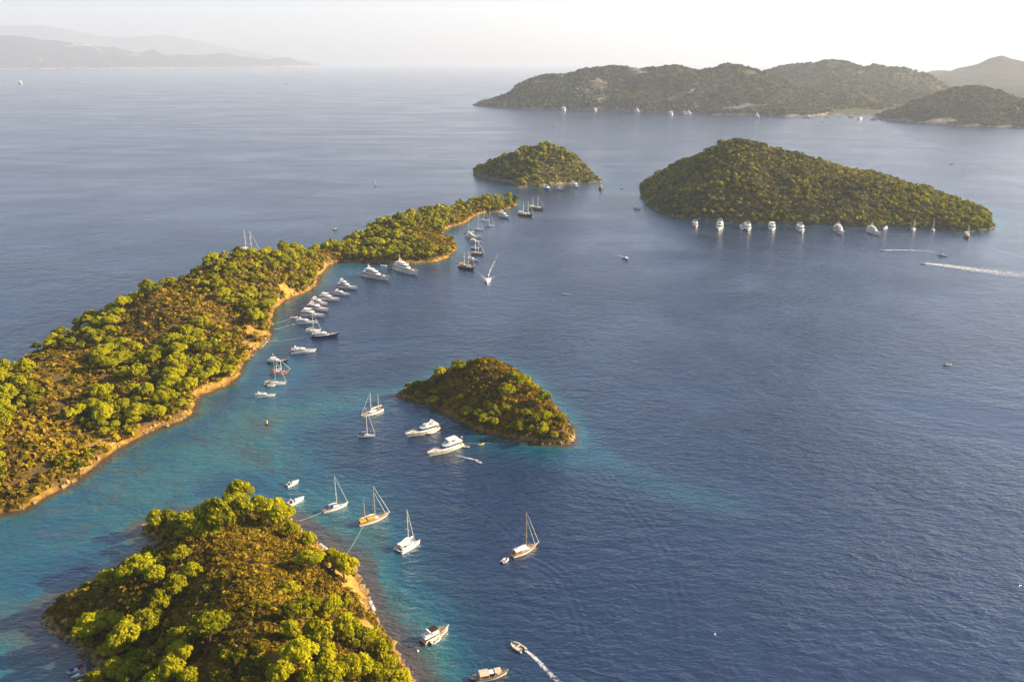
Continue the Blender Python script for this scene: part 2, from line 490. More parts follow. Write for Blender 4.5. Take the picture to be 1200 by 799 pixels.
TH = Terrain([PY(1040, 100, 4800)[:2], PY(1125, 118, 3400)[:2], PY(1250, 120, 2900)[:2], PY(1420, 120, 3000)[:2], PY(1420, 90, 6500)[:2], PY(1200, 90, 6600)[:2], PY(1060, 90, 6400)[:2]],
             [[PY(1078, 92, 5500, 2), PY(1095, 90, 5400, 2), PY(1109, 84, 5350, 2), PY(1126, 78, 5300, 2), PY(1149, 74, 5250, 2), PY(1160, 68.5, 5220, 2), PY(1174, 65.5, 5200, 2), PY(1186, 71, 5180, 2), PY(1203, 75, 5160, 2), PY(1250, 88, 5100, 2), PY(1330, 100, 5000, 2)],
              [PY(1085, 86, 6050, 2), PY(1094, 83, 6050, 2), PY(1101, 82.5, 6050, 2), PY(1112, 84, 6000, 2)]],
             p=0.9, r0=60, bank=4, namp=22, nscale=420, seed=81)
# distant island on the left and the fainter range behind it
silI = [(-60, 46), (0, 42), (13, 42.7), (33, 45), (67, 50.7), (87, 53), (100, 52), (120, 56), (133, 55), (150, 58), (160, 61.7), (180, 56.7), (193, 63), (213, 60.7), (233, 63), (260, 62), (273, 66), (300, 66.7), (337, 64), (353, 71.5), (368, 75.2)]
YI = np.interp([s[0] for s in silI], [-60, 376], [13600, 17000])
TI = Terrain([PY(-120, 83, 12400)[:2], PY(0, 82, 12700)[:2], PY(120, 81, 13300)[:2], PY(220, 79, 14500)[:2], PY(300, 78, 15700)[:2], PY(376, 77.3, 16900)[:2], PY(360, 77, 17600)[:2], PY(200, 77, 16600)[:2], PY(0, 77, 15500)[:2], PY(-120, 77, 15200)[:2]],
             [[PY(a, b, y, 0) for (a, b), y in zip(silI, YI)]], p=0.9, r0=80, bank=25, namp=95, nscale=620, seed=91, jag=60)
silJ = [(-60, 26), (0, 30), (50, 30), (83, 37), (120, 44), (147, 46), (170, 43), (200, 42), (225, 47), (253, 53), (290, 60), (320, 65), (350, 70)]
TJ = Terrain([PY(-150, 75, 20500)[:2], PY(100, 75, 20800)[:2], PY(380, 75, 21500)[:2], PY(380, 75, 23400)[:2], PY(-150, 75, 23400)[:2]],
             [[PY(a, b, 22000, 0) for a, b in silJ]], p=0.9, r0=100, bank=20, namp=80, nscale=1800, seed=95)

cliffs = [(G(292, 398, 4), 17), (G(300, 385, 6), 16), (G(262, 446, 3), 12), (G(345, 341, 4), 14), (G(334, 349, 3), 9), (G(352, 337, 6), 10), (G(270, 430, 5), 10), (G(240, 455, 2), 8), (G(525, 300, 2), 10), (G(530, 292, 3), 9), (G(535, 268, 3), 12), (G(550, 262, 2), 10), (G(120, 500, 9), 9)]
def rockB(P, z, ds):
    n = fbm(P[:, 0] / 9, P[:, 1] / 9, 7, 4)
    r = sstep(1.7, 0.6, ds + (n - 0.5) * 1.6)
    for (c, rad) in cliffs:
        d = np.hypot(P[:, 0] - c[0], P[:, 1] - c[1])
        r = np.maximum(r, sstep(rad * 0.85, rad * 0.2, d + (n - 0.5) * rad * 1.8) * 0.95)
    return r
cliffsA = [(G(408, 676, 6), 6), (G(420, 697, 5), 6), (G(400, 662, 7), 5), (G(430, 712, 4), 4), (G(375, 640, 3), 3.5), (G(440, 745, 4), 4)]
def rockA(P, z, ds):
    n = fbm(P[:, 0] / 5, P[:, 1] / 5, 8, 4)
    r = sstep(2.2, 0.9, ds + (n - 0.5) * 1.8)
    for (c, rad) in cliffsA:
        d = np.hypot(P[:, 0] - c[0], P[:, 1] - c[1])
        r = np.maximum(r, sstep(rad * 1.3, rad * 0.4, d + (n - 0.5) * rad * 1.6) * 0.9)
    return r
def rock_generic(band, sc, seed, patch):
    def f(P, z, ds):
        n = fbm(P[:, 0] / sc, P[:, 1] / sc, seed, 5)
        return np.maximum(sstep(band, band * 0.35, ds + (n - 0.5) * band), 0.58 * sstep(patch - 0.05, patch + 0.10, n))
    return f

TA.build('islet_terrain', 1.2, M['near_ground'], 'nearest islet with scrubby brown dome and ochre bank, bottom left', 'islet', rockA)
TB.build('peninsula_terrain', 2.2, M['near_ground'], 'long wooded peninsula with ochre cliffs reaching from the left edge', 'peninsula', rockB)
TC.build('islet_terrain', 1.0, M['near_ground'], 'small islet alone in the middle of the strait', 'islet', rock_generic(1.8, 5, 9, 0.9))
TD.build('isle_terrain', 3.0, M['isle_ground'], 'steep wooded isle beyond the tip of the peninsula', 'isle', rock_generic(4, 24, 12, 0.68))
TE.build('isle_terrain', 3.6, M['isle_ground'], 'large scrub covered isle with a row of yachts along its shore', 'isle', rock_generic(2.5, 30, 13, 0.95))
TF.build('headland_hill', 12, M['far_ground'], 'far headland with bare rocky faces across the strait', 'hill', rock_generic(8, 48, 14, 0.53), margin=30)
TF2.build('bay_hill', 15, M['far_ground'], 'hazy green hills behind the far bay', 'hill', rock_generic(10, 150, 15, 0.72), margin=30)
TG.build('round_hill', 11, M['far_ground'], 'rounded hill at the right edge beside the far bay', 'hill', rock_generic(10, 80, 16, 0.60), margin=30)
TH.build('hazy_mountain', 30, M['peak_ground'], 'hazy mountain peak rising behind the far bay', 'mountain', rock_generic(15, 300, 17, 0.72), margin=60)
TI.build('distant_mountain', 70, M['hazed_remote_ground'], 'pale blue island range with bare cliffs on the horizon', 'mountain', rock_generic(45, 300, 18, 0.68), margin=150)
TJ.build('distant_mountain', 150, M['hazed_remote_ground'], 'faintest mountain range above the distant island', 'mountain', rock_generic(30, 900, 19, 0.9), margin=300)

# ------------------------------------------------------------------ the sea
def pl_dist(P, pts):
    g = np.array(gp(pts))
    d, _ = seg_dist(P, g[:-1], g[1:])
    return d.min(1)

SHALLOWS = [([(-60, 690), (20, 650), (110, 605), (190, 560), (270, 520), (330, 480)], 30, 0.52),
            ([(200, 560), (280, 530), (330, 545)], 24, 0.52),
            ([(250, 515), (310, 470), (330, 430)], 16, 0.52),
            ([(330, 485), (400, 472), (470, 466)], 15, 0.50),
            ([(335, 560), (380, 590), (410, 640)], 20, 0.52),
            ([(395, 640), (432, 690), (462, 745), (505, 830)], 18, 0.62),
            ([(670, 522), (720, 548), (790, 575), (850, 592)], 11, 0.28),
            ([(575, 520), (640, 530), (700, 540)], 12, 0.34),
            ([(-20, 720), (40, 745), (70, 790)], 18, 0.66),
            ([(380, 325), (410, 315), (440, 316)], 26, 0.42),
            ([(560, 428), (620, 452), (660, 490)], 9, 0.5)]

def shallow_field(P):
    s = np.zeros(len(P))
    for T, L, shelf in ((TA, 9.0, 2.6), (TB, 8.0, 1.5), (TC, 5.5, 1.5), (TD, 12.0, 2.0), (TE, 6.0, 0.0)):
        near = ((P > T.lo - 90) & (P < T.hi + 90)).all(1)
        if near.any():
            d = -T.ds(P[near])
            s[near] = np.maximum(s[near], np.where(d > 0, 0.93 * np.exp(-(np.maximum(d - shelf, 0) / L)), 1.0))
    n = fbm(P[:, 0] / 26, P[:, 1] / 26, 77, 4) - 0.5
    for pts, r, k in SHALLOWS:
        d = pl_dist(P, pts)
        v = k * np.exp(-(np.maximum(d + n * r * 1.1, 0) / r) ** 2)
        s = 1 - (1 - s) * (1 - np.minimum(v, 0.92) * (1 - s * 0.35)) if False else np.maximum(s, v) + 0.25 * np.minimum(s, v)
    return np.clip(s, 0, 1)

WAKES = []      # (boat px, far px, half-angle deg, amplitude, wavelength)
def wake_field(P):
    """raised ripple trains that passing boats have left on the water"""
    amp_f = np.zeros(len(P)); ph_f = np.zeros(len(P))
    def train(pts, width, wl, amp, fade=0.5):
        g = np.array(gp(pts))
        # smooth the path
        for _ in range(3):
            q = [g[0]]
            for a, b in zip(g[:-1], g[1:]):
                q += [a * 0.75 + b * 0.25, a * 0.25 + b * 0.75]
            q.append(g[-1]); g = np.array(q)
        A, B = g[:-1], g[1:]
        lo = g.min(0) - width * 2; hi = g.max(0) + width * 2
        m = ((P > lo) & (P < hi)).all(1)
        if not m.any(): return
        Q = P[m]
        d, t = seg_dist(Q, A, B)
        k = d.argmin(1)
        dd = d[np.arange(len(Q)), k]
        dirs = (B - A)[k]
        rel = Q - A[k]
        sgn = np.sign(dirs[:, 0] * rel[:, 1] - dirs[:, 1] * rel[:, 0])
        u = (k + t[np.arange(len(Q)), k]) / len(A)
        ends = sstep(0, 0.15, u) * sstep(1, 0.6, u)
        e = amp * np.exp(-(dd / width) ** 2) * ends
        ix = np.where(m)[0]
        better = e > amp_f[ix]
        amp_f[ix[better]] = e[better]
        ph_f[ix[better]] = (2 * math.pi * dd * sgn / wl)[better]
    train([(505, 575), (545, 590), (590, 618), (606, 640)], 4.32, 2.75, 0.117)
    train([(618, 655), (650, 672), (672, 705), (684, 760), (690, 800)], 4.68, 2.60, 0.110)
    train([(455, 605), (520, 622), (580, 640)], 3.24, 2.45, 0.062)
    train([(690, 548), (740, 590), (780, 650), (800, 720), (804, 780)], 5.04, 3.06, 0.102)
    train([(560, 545), (620, 552), (680, 580), (720, 620)], 3.60, 2.45, 0.062)
    train([(440, 560), (520, 556), (560, 548)], 3.60, 2.60, 0.055)
    train([(571, 328), (560, 322), (548, 317), (530, 313)], 3.60, 3.83, 0.137)
    train([(572, 328), (590, 322), (620, 312), (660, 302)], 3.60, 3.83, 0.137)
    train([(390, 268), (370, 270), (340, 275), (310, 282)], 3.60, 3.83, 0.117)
    train([(1082, 309), (1110, 316), (1150, 323), (1210, 332)], 2.88, 3.44, 0.196)
    train([(1082, 308), (1120, 310), (1160, 314), (1210, 317)], 2.88, 3.44, 0.157)
    return np.stack([amp_f, ph_f], 1)

def ax(lo, hi, step, far_lo, far_hi, grow=1.22):
    a = list(np.arange(lo, hi + step, step))
    s = step; v = a[-1]
    while v < far_hi:
        s *= grow; v += s; a.append(min(v, far_hi))
    s = step; v = a[0]; pre = []
    while v > far_lo:
        s *= grow; v -= s; pre.append(max(v, far_lo))
    return np.array(pre[::-1] + a)

SEA_FAR = 24000.0
xs = ax(-330, 330, 1.6, -24000, 24000)
ys = ax(150, 420, 1.6, -1500, SEA_FAR, 1.02)
# let rows grow gently with distance so the wakes further off are still resolved
X, Y = np.meshgrid(xs, ys)
P = np.stack([X.ravel(), Y.ravel()], 1)
sh = chunked(shallow_field, P, 20000)
wk = chunked(wake_field, P, 20000)
nx, ny = len(xs), len(ys)
i = np.arange((ny - 1) * (nx - 1)); r, c = i // (nx - 1), i % (nx - 1)
q = np.stack([r * nx + c, r * nx + c + 1, (r + 1) * nx + c + 1, (r + 1) * nx + c], 1)
lee = np.clip(wk[:, 0] * 2 + 0.6 * sstep(330, 800, P[:, 1]), 0, 1)   # the strait lies sheltered further off
sea = link('sea', mesh_np('sea', np.stack([P[:, 0], P[:, 1], np.zeros(len(P))], 1), q, [M['water']], {'shallow': sh, 'wake_amp': wk[:, 0], 'wake_phase': wk[:, 1], 'calm': lee}, smooth=True))
tag(sea, 'deep blue sea turning turquoise in the shallow channel', 'sea', None, 'structure')

# ------------------------------------------------------------------ haze
def haze_box():
    x, y0, y1, z0, z1 = 24500, -2000, 24500, -8, 1500
    V = np.array([(sx * x, y, z) for z in (z0, z1) for y in (y0, y1) for sx in (-1, 1)], float)
    F = np.array([(0, 2, 3, 1), (4, 5, 7, 6), (0, 1, 5, 4), (1, 3, 7, 5), (3, 2, 6, 7), (2, 0, 4, 6)])
    t = NT('air')
    pv = t.n('ShaderNodeVolumePrincipled')
    pv.inputs['Color'].default_value = HAZE_COLOR
    pv.inputs['Density'].default_value = HAZE_DENSITY
    pv.inputs['Anisotropy'].default_value = 0.2
    t.l(pv.outputs[0], t.out.inputs['Volume'])
    o = link('haze', mesh_np('haze', V, F, [t.m]))
    tag(o, 'pale haze that fades the far hills', 'haze', None, 'stuff')
haze_box()

# ------------------------------------------------------------------ vegetation
PINE = [(0.0, (0.020, 0.024, 0.004)), (0.30, (0.145, 0.148, 0.006)), (0.60, (0.380, 0.360, 0.008)), (1.0, (0.540, 0.490, 0.012))]
SCRUB = [(0.0, (0.032, 0.030, 0.008)), (0.35, (0.120, 0.084, 0.010)), (0.62, (0.240, 0.158, 0.012)), (0.85, (0.325, 0.235, 0.012)), (1.0, (0.34, 0.18, 0.030))]
ISLE = [(0.0, (0.040, 0.044, 0.012)), (0.35, (0.115, 0.118, 0.022)), (0.65, (0.225, 0.200, 0.030)), (1.0, (0.340, 0.265, 0.038))]
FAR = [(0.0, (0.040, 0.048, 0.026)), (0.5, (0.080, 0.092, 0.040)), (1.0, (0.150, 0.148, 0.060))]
M['pine'] = mat_foliage('pine_needles', PINE, 0.40, 0.46)
M['woods'] = mat_foliage('woods_needles', PINE, 0.38)
M['scrub'] = mat_foliage('scrub_leaves', SCRUB, 0.18)
M['isle_scrub'] = mat_foliage('isle_leaves', ISLE, 0.15)
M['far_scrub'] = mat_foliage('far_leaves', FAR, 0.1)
M['bark'] = mat_plain('pine_bark', (0.11, 0.065, 0.040), 0.9, 0.1, 0, 0.4, 3.0)

def leaf_quads(C, N, size, rng, jitter=0.7, aspect=1.0):
    """small leaf-spray quads at centres C, facing roughly along N"""
    n = len(C)
    d = N + rng.normal(0, jitter, (n, 3)); d /= np.linalg.norm(d, axis=1, keepdims=True) + 1e-9
    r = rng.normal(0, 1, (n, 3))
    u = np.cross(d, r); u /= np.linalg.norm(u, axis=1, keepdims=True) + 1e-9
    v = np.cross(d, u)
    s = (size * rng.uniform(0.6, 1.3, n))[:, None]
    q = np.stack([C - u * s - v * s * aspect, C + u * s * 0.8 - v * s * aspect, C + u * s + v * s * aspect, C - u * s * 0.9 + v * s * aspect], 1)
    return q.reshape(-1, 3)

def sphere_pts(n, rng, zmin=-0.5):
    z = rng.uniform(zmin, 1, n); a = rng.uniform(0, 2 * math.pi, n)
    s = np.sqrt(1 - np.minimum(z * z, 1))
    return np.stack([s * np.cos(a), s * np.sin(a), z], 1)

def crown(seed, puffs=18, per=90, leaf=0.075, flat=0.62, pr=(0.24, 0.42)):
    """crown of radius 1 made of separate leaf clumps; centre of crown at the origin"""
    rng = np.random.default_rng(seed)
    V, T = [], []
    cen = []
    lop = rng.uniform(-0.15, 0.15, 2)
    for k in range(puffs):
        for _ in range(20):
            z = rng.uniform(-0.55, 1.0) ; a = rng.uniform(0, 2 * math.pi); rr = rng.uniform(0.10, 0.92)
            prof = math.sqrt(max(0.0, 1 - z * z * 0.85)) if z > 0 else (1 + z * 0.9)
            c = np.array([math.cos(a) * rr * prof + lop[0], math.sin(a) * rr * prof + lop[1], z * flat * (1.05 - rr * 0.60)])
            if all(np.linalg.norm(c - e) > 0.27 for e in cen): break
        cen.append(c)
        r = rng.uniform(*pr)
        sp = sphere_pts(per, rng, -0.55)
        rad = r * rng.uniform(0.72, 1.08, per)[:, None]
        pts = c + sp * rad * np.array([1.05, 1.05, 0.8])
        N = sp * 0.8 + c[None] * 0.35 + np.array([0, 0, 0.25])
        N /= np.linalg.norm(N, axis=1, keepdims=True)
        V.append(leaf_quads(pts, N, leaf, rng, 0.45))
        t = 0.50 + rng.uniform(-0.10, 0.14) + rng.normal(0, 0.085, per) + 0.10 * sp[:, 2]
        T.append(np.repeat(t, 4))
    return np.concatenate(V), np.clip(np.concatenate(T), 0, 1)

def quads_of(nv):
    return np.arange(nv, dtype=np.int32).reshape(-1, 4)

def tube(path, radii, sides=6):
    path = np.asarray(path, float); n = len(path)
    V = []
    for i in range(n):
        t = path[min(i + 1, n - 1)] - path[max(i - 1, 0)]
        t = t / (np.linalg.norm(t) + 1e-9)
        a = np.cross(t, [0.3, 0.9, 0.2]); a /= np.linalg.norm(a) + 1e-9
        b = np.cross(t, a)
        for k in range(sides):
            w = 2 * math.pi * k / sides
            V.append(path[i] + (a * math.cos(w) + b * math.sin(w)) * radii[i])
    F = []
    for i in range(n - 1):
        for k in range(sides):
            F.append((i * sides + k, i * sides + (k + 1) % sides, (i + 1) * sides + (k + 1) % sides, (i + 1) * sides + k))
    return np.array(V), np.array(F)

def trunk_mesh(seed, h=1.25):
    """tapered trunk with limbs; the crown centre is at height h"""
    rng = np.random.default_rng(seed)
    lean = rng.uniform(-0.12, 0.12, 2)
    Vs, Fs, off = [], [], 0
    def add(path, rad):
        nonlocal off
        v, f = tube(path, rad)
        Vs.append(v); Fs.append(f + off); off += len(v)
    p = [np.array([lean[0] * k * k, lean[1] * k * k, -0.25 + (h + 0.45) * k]) for k in (0, 0.3, 0.6, 0.85, 1.0)]
    add(p, [0.095, 0.07, 0.055, 0.04, 0.015])
    for k in range(6):
        z = h * rng.uniform(0.50, 1.0); a = rng.uniform(0, 2 * math.pi)
        b = np.array([0, 0, z]); e = np.array([math.cos(a) * 0.62, math.sin(a) * 0.62, z + rng.uniform(0.15, 0.4)])
        add([b, (b + e) / 2 + np.array([0, 0, 0.06]), e], [0.035, 0.024, 0.01])
    return np.concatenate(Vs), np.concatenate(Fs)

CROWN_ME, CROWN_ME_LO, TRUNK_ME = [], [], []
CH = 1.12      # crown centre height over crown radius
for k in range(7):
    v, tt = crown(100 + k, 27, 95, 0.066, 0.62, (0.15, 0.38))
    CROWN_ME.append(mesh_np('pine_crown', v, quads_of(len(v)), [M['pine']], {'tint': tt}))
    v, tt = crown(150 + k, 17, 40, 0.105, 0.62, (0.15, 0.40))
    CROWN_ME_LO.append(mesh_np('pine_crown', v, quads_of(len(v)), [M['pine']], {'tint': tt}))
    v, f = trunk_mesh(200 + k, CH)
    TRUNK_ME.append(mesh_np('pine_trunk', v, f, [M['bark']], smooth=True))

RNG = np.random.default_rng(5)

def pine(P, r, label, group, near=True, tall=1.0):
    root = bpy.data.objects.new('pine_tree', None)
    COL.objects.link(root)
    root.location = (P[0], P[1], P[2] - 0.1)
    root.rotation_euler = (0, 0, RNG.uniform(0, 6.28))
    k1 = RNG.uniform(0.82, 1.22)
    root.scale = (r * k1, r / k1, r * tall * RNG.uniform(0.85, 1.25))
    tag(root, label, 'tree', group)
    k = int(RNG.integers(0, 7))
    link('trunk', TRUNK_ME[int(RNG.integers(0, 7))], root)
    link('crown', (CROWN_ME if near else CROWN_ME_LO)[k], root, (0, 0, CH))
    return root

def merged(templates, P, S, tint, rng, zs=None):
    """many small plants as one mesh: template copies at P, scale S"""
    n = len(P)
    which = rng.integers(0, len(templates), n)
    rot = rng.uniform(0, 2 * math.pi, n)
    Vs, Ts = [], []
    for k, (tv, tt) in enumerate(templates):
        idx = np.where(which == k)[0]
        if not len(idx): continue
        c, s = np.cos(rot[idx])[:, None], np.sin(rot[idx])[:, None]
        sc = S[idx][:, None]
        zsc = (zs[idx][:, None] if zs is not None else 1.0)
        x = (tv[None, :, 0] * c - tv[None, :, 1] * s) * sc + P[idx, 0][:, None]
        y = (tv[None, :, 0] * s + tv[None, :, 1] * c) * sc + P[idx, 1][:, None]
        z = tv[None, :, 2] * sc * zsc + P[idx, 2][:, None]
        Vs.append(np.stack([x, y, z], 2).reshape(-1, 3))
        Ts.append((tt[None, :] + tint[idx][:, None]).ravel())
    V = np.concatenate(Vs); T = np.clip(np.concatenate(Ts), 0, 1)
    return V, T

def tuft(seed, n, leaf, flat=0.75):
    rng = np.random.default_rng(seed)
    sp = sphere_pts(n, rng, -0.1)
    pts = sp * rng.uniform(0.65, 1.0, (n, 1)) * np.array([1, 1, flat])
    v = leaf_quads(pts, sp + np.array([0, 0, 0.3]), leaf, rng, 0.45)
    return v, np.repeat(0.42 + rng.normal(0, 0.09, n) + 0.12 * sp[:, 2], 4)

def poisson(T, n, rng, keep=None, spacing=None):
    """random ground points on terrain T (n tries)"""
    P = rng.uniform(T.lo, T.hi, (n, 2))
    hd = T.h(P)
    m = hd[:, 1] > 0.6
    P, hd = P[m], hd[m]
    if keep is not None:
        k = keep(P, hd[:, 0], hd[:, 1]); P, hd = P[k], hd[k]
    if spacing:
        sp = spacing if np.ndim(spacing) else np.full(len(P), spacing)
        cell = {}; out = []
        c = float(np.max(sp))
        for i in range(len(P)):
            g = (int(P[i, 0] // c), int(P[i, 1] // c)); ok = True
            for dx in (-1, 0, 1):
                for dy in (-1, 0, 1):
                    for j in cell.get((g[0] + dx, g[1] + dy), ()):
                        if (P[i, 0] - P[j, 0]) ** 2 + (P[i, 1] - P[j, 1]) ** 2 < sp[i] ** 2: ok = False; break
                    if not ok: break
                if not ok: break
            if ok:
                cell.setdefault(g, []).append(i); out.append(i)
        P, hd = P[out], hd[out]
    return np.stack([P[:, 0], P[:, 1], hd[:, 0]], 1), hd[:, 1]

def in_view(P, mx=60, my=60):
    px, py, zc = project(P)
    return (px > -mx) & (px < 1200 + mx) & (py > -my) & (py < 799 + my) & (zc > 0)

# ---- nearest islet: every pine placed where the photograph has it (crown centre x, y, crown radius in photo pixels)
TREES_A = [
 (182, 606, 10, 'small dark pine at the left end of the shoreline clump by the pebbly cove'),
 (207, 618, 14, 'broad pine second from the left in the clump at the top of the nearest islet'),
 (227, 621, 13, 'bright pine in the middle front of the clump at the top of the nearest islet'),
 (256, 604, 17, 'large pine in the middle of the clump at the top of the nearest islet'),
 (264, 574, 13, 'tall pine at the very top left of the clump at the tip of the nearest islet'),
 (282, 577, 14, 'tallest pine at the very tip of the nearest islet'),
 (295, 574, 11, 'pine at the right shoulder of the tip of the nearest islet'),
 (284, 597, 13, 'shaded pine just below the tip of the nearest islet'),
 (318, 594, 14, 'rounded golden pine right of the tip of the nearest islet'),
 (326, 605, 12, 'pine beside the golden rounded one above the right hand shore'),
 (340, 618, 10, 'pine leaning over the water beside the small rocky point'),
 (238, 610, 12, 'pine squeezed between two broader crowns at the top of the nearest islet'),
 (196, 602, 9, 'small round tree above the shingle left of the top clump'),
 (362, 629, 9, 'lone low pine by the pale rocks at the waterline'),
 (362, 652, 12, 'solitary pine on the brown slope above the right hand shore'),
 (402, 660, 15, 'wide flat pine overhanging the ochre bank'),
 (388, 652, 9, 'small pine tucked behind the wide flat one on the ochre bank'),
 (339, 687, 10, 'lone small pine in the middle of the brown scrub'),
 (156, 665, 15, 'wide pine on the left slope, first below the pebbly cove'),
 (182, 670, 12, 'pine touching the wide one on the left slope'),
 (141, 676, 10, 'low pine on the left side of the left slope group'),
 (125, 677, 9, 'dark small pine by the left waterline'),
 (211, 647, 10, 'pine standing alone just below the top clump'),
 (224, 666, 10, 'yellow green pine on the left edge of the brown scrub'),
 (206, 683, 12, 'bright pine below the yellow green one on the scrub edge'),
 (186, 705, 12, 'pine in the left middle between two open scrub patches'),
 (243, 731, 18, 'big solitary bright pine in the open scrub'),
 (208, 744, 13, 'pine just left of the big solitary one'),
 (211, 762, 12, 'pine directly below the neighbour of the big solitary one'),
 (107, 731, 16, 'leftmost large pine above the low rocky bank'),
 (130, 725, 12, 'pine right of the leftmost large one above the rocky bank'),
 (170, 725, 14, 'tall bright pine in the lower left grove'),
 (152, 741, 16, 'wide pine in the centre of the lower left grove'),
 (137, 757, 13, 'pine on the seaward side of the lower left grove'),
 (162, 770, 16, 'large pine in the lower part of the lower left grove'),
 (130, 780, 13, 'pine above the moored red awning boat'),
 (112, 796, 14, 'pine at the bottom edge nearest the red awning boat'),
 (152, 787, 13, 'pine low in the lower left grove, below its large one'),
 (201, 783, 14, 'round pine at the bottom right of the lower left grove'),
 (183, 796, 14, 'pine cut by the bottom edge below the lower left grove'),
 (256, 729, 9, 'small pine just right of the big solitary one'),
 (357, 709, 13, 'topmost pine of the right hand grove'),
 (338, 715, 11, 'left upper pine of the right hand grove'),
 (370, 738, 16, 'wide pine in the centre of the right hand grove'),
 (340, 737, 11, 'pine on the scrub side of the right hand grove'),
 (389, 712, 12, 'golden pine near the top of the ochre slope'),
 (350, 762, 17, 'big bright pine low in the right hand grove'),
 (406, 735, 15, 'pine in the right hand grove closest to the ochre slope'),
 (418, 776, 17, 'large pine near the bottom of the right hand grove'),
 (389, 790, 17, 'large pine at the bottom edge of the right hand grove'),
 (445, 764, 13, 'pine on the right edge above the shingle'),
 (457, 772, 10, 'small pine on the right edge nearest the water'),
 (466, 791, 12, 'pine at the lower right corner of the nearest islet'),
 (363, 793, 13, 'pine at the bottom edge below the big bright one'),
 (421, 748, 12, 'pine between the ochre slope and the right edge'),
 (436, 742, 10, 'low pine at the foot of the ochre slope'),
 (440, 788, 13, 'pine at the bottom edge between two large ones'),
 (384, 765, 12, 'pine filling the middle of the right hand grove'),
 (330, 790, 12, 'pine at the bottom edge on the scrub side of the right hand grove'),
 (272, 591, 13, 'pine hidden half behind the front row of the top clump'),
 (305, 589, 13, 'pine between the tip and the rounded golden one'),
 (217, 606, 11, 'pine behind the two front ones at the left of the top clump'),
 (247, 619, 10, 'low pine in front of the large middle one of the top clump'),
 (220, 797, 11, 'last pine at the bottom edge of the lower left grove'),
]
TREES_C = [
 (536, 421, 7.5, 1.1, 'tall lone pine on the skyline of the small middle islet'),
 (516, 437, 7, 1, 'pine on the left skyline of the small middle islet'),
 (488, 449, 6.5, 1, 'pine near the left tip of the small middle islet'),
 (479, 451, 5, 1, 'low pine closest to the left tip of the small middle islet'),
 (489, 461, 3.5, 1, 'tiny pine above the left shore of the small middle islet'),
 (509, 467, 7, 1, 'pine low on the left shore of the small middle islet'),
 (508, 459, 4.5, 1, 'small pine just above the one on the left shore of the middle islet'),
 (540, 465, 4.5, 1, 'small lone pine in the dark scrub of the middle islet'),
 (563, 455, 2.6, 1, 'smallest pine on the brown crest of the middle islet'),
 (591, 457, 10, 1, 'largest pine on the crest of the small middle islet'),
 (612, 445, 9.5, 1.1, 'wide pine on the right skyline of the middle islet'),
 (601, 440, 5.5, 1, 'pine tucked behind the wide one on the right skyline of the middle islet'),
 (620, 455, 5.5, 1, 'low pine below the wide one on the right skyline of the middle islet'),
 (637, 464, 8, 1.2, 'flat topped pine leaning off the right skyline of the middle islet'),
 (571, 473, 5, 1, 'pale small pine above the centre grove of the middle islet'),
 (580, 480, 8, 1, 'broad pine in the centre grove of the middle islet'),
 (592, 479, 5.5, 1, 'pine right of the broad one in the centre grove of the middle islet'),
 (547, 480, 8, 0.9, 'wide low pine left of the centre grove of the middle islet'),
 (567, 489, 8, 1, 'pine below the centre grove of the middle islet'),
 (560, 485, 6, 1, 'pine left of the one below the centre grove of the middle islet'),
 (579, 495, 5.5, 1, 'pine above the lower shore of the middle islet'),
 (616, 483, 6, 1, 'upper left pine of the right grove on the middle islet'),
 (628, 491, 6.5, 1, 'centre pine of the right grove on the middle islet'),
 (639, 487, 6.5, 1, 'upper right pine of the right grove on the middle islet'),
 (637, 503, 7.5, 1, 'lowest large pine of the right grove on the middle islet'),
 (607, 500, 8, 0.9, 'wide pine above the lower right shore of the middle islet'),
 (623, 503, 5.5, 1, 'pine between the two low ones on the lower right shore of the middle islet'),
 (649, 514, 4.5, 1, 'small pine at the right hand point of the middle islet'),
 (657, 487, 4.5, 1, 'small pine on the right bank of the middle islet'),
]
TREE_XY = []
n_ind = 0
for (px, py, rp, lab) in TREES_A:
    P0 = TA.raycast(px, py, 6.0)
    if P0 is None: P0 = np.array([*G(px, py + 18, 2), 2])
    zc = project(P0)[2]
    r = rp * zc / FOC * 1.15
    P0 = TA.raycast(px, py + rp * 0.1, CH * r * 1.15, 130, 420)
    if P0 is None: continue
    pine(P0, r, lab, 'pines on the nearest islet', tall=1.15); TREE_XY.append((P0[0], P0[1], r)); n_ind += 1
for (px, py, rp, tall, lab) in TREES_C:
    r = rp * 335 / FOC * 1.12
    P0 = TC.raycast(px, py, CH * r * tall, 250, 420)
    if P0 is None: P0 = TC.raycast(px, py + rp, CH * r * tall, 250, 420)
    if P0 is None: continue
    pine(P0, r, lab, 'pines on the small middle islet', tall=tall); TREE_XY.append((P0[0], P0[1], r)); n_ind += 1
TREE_XY = np.array(TREE_XY)

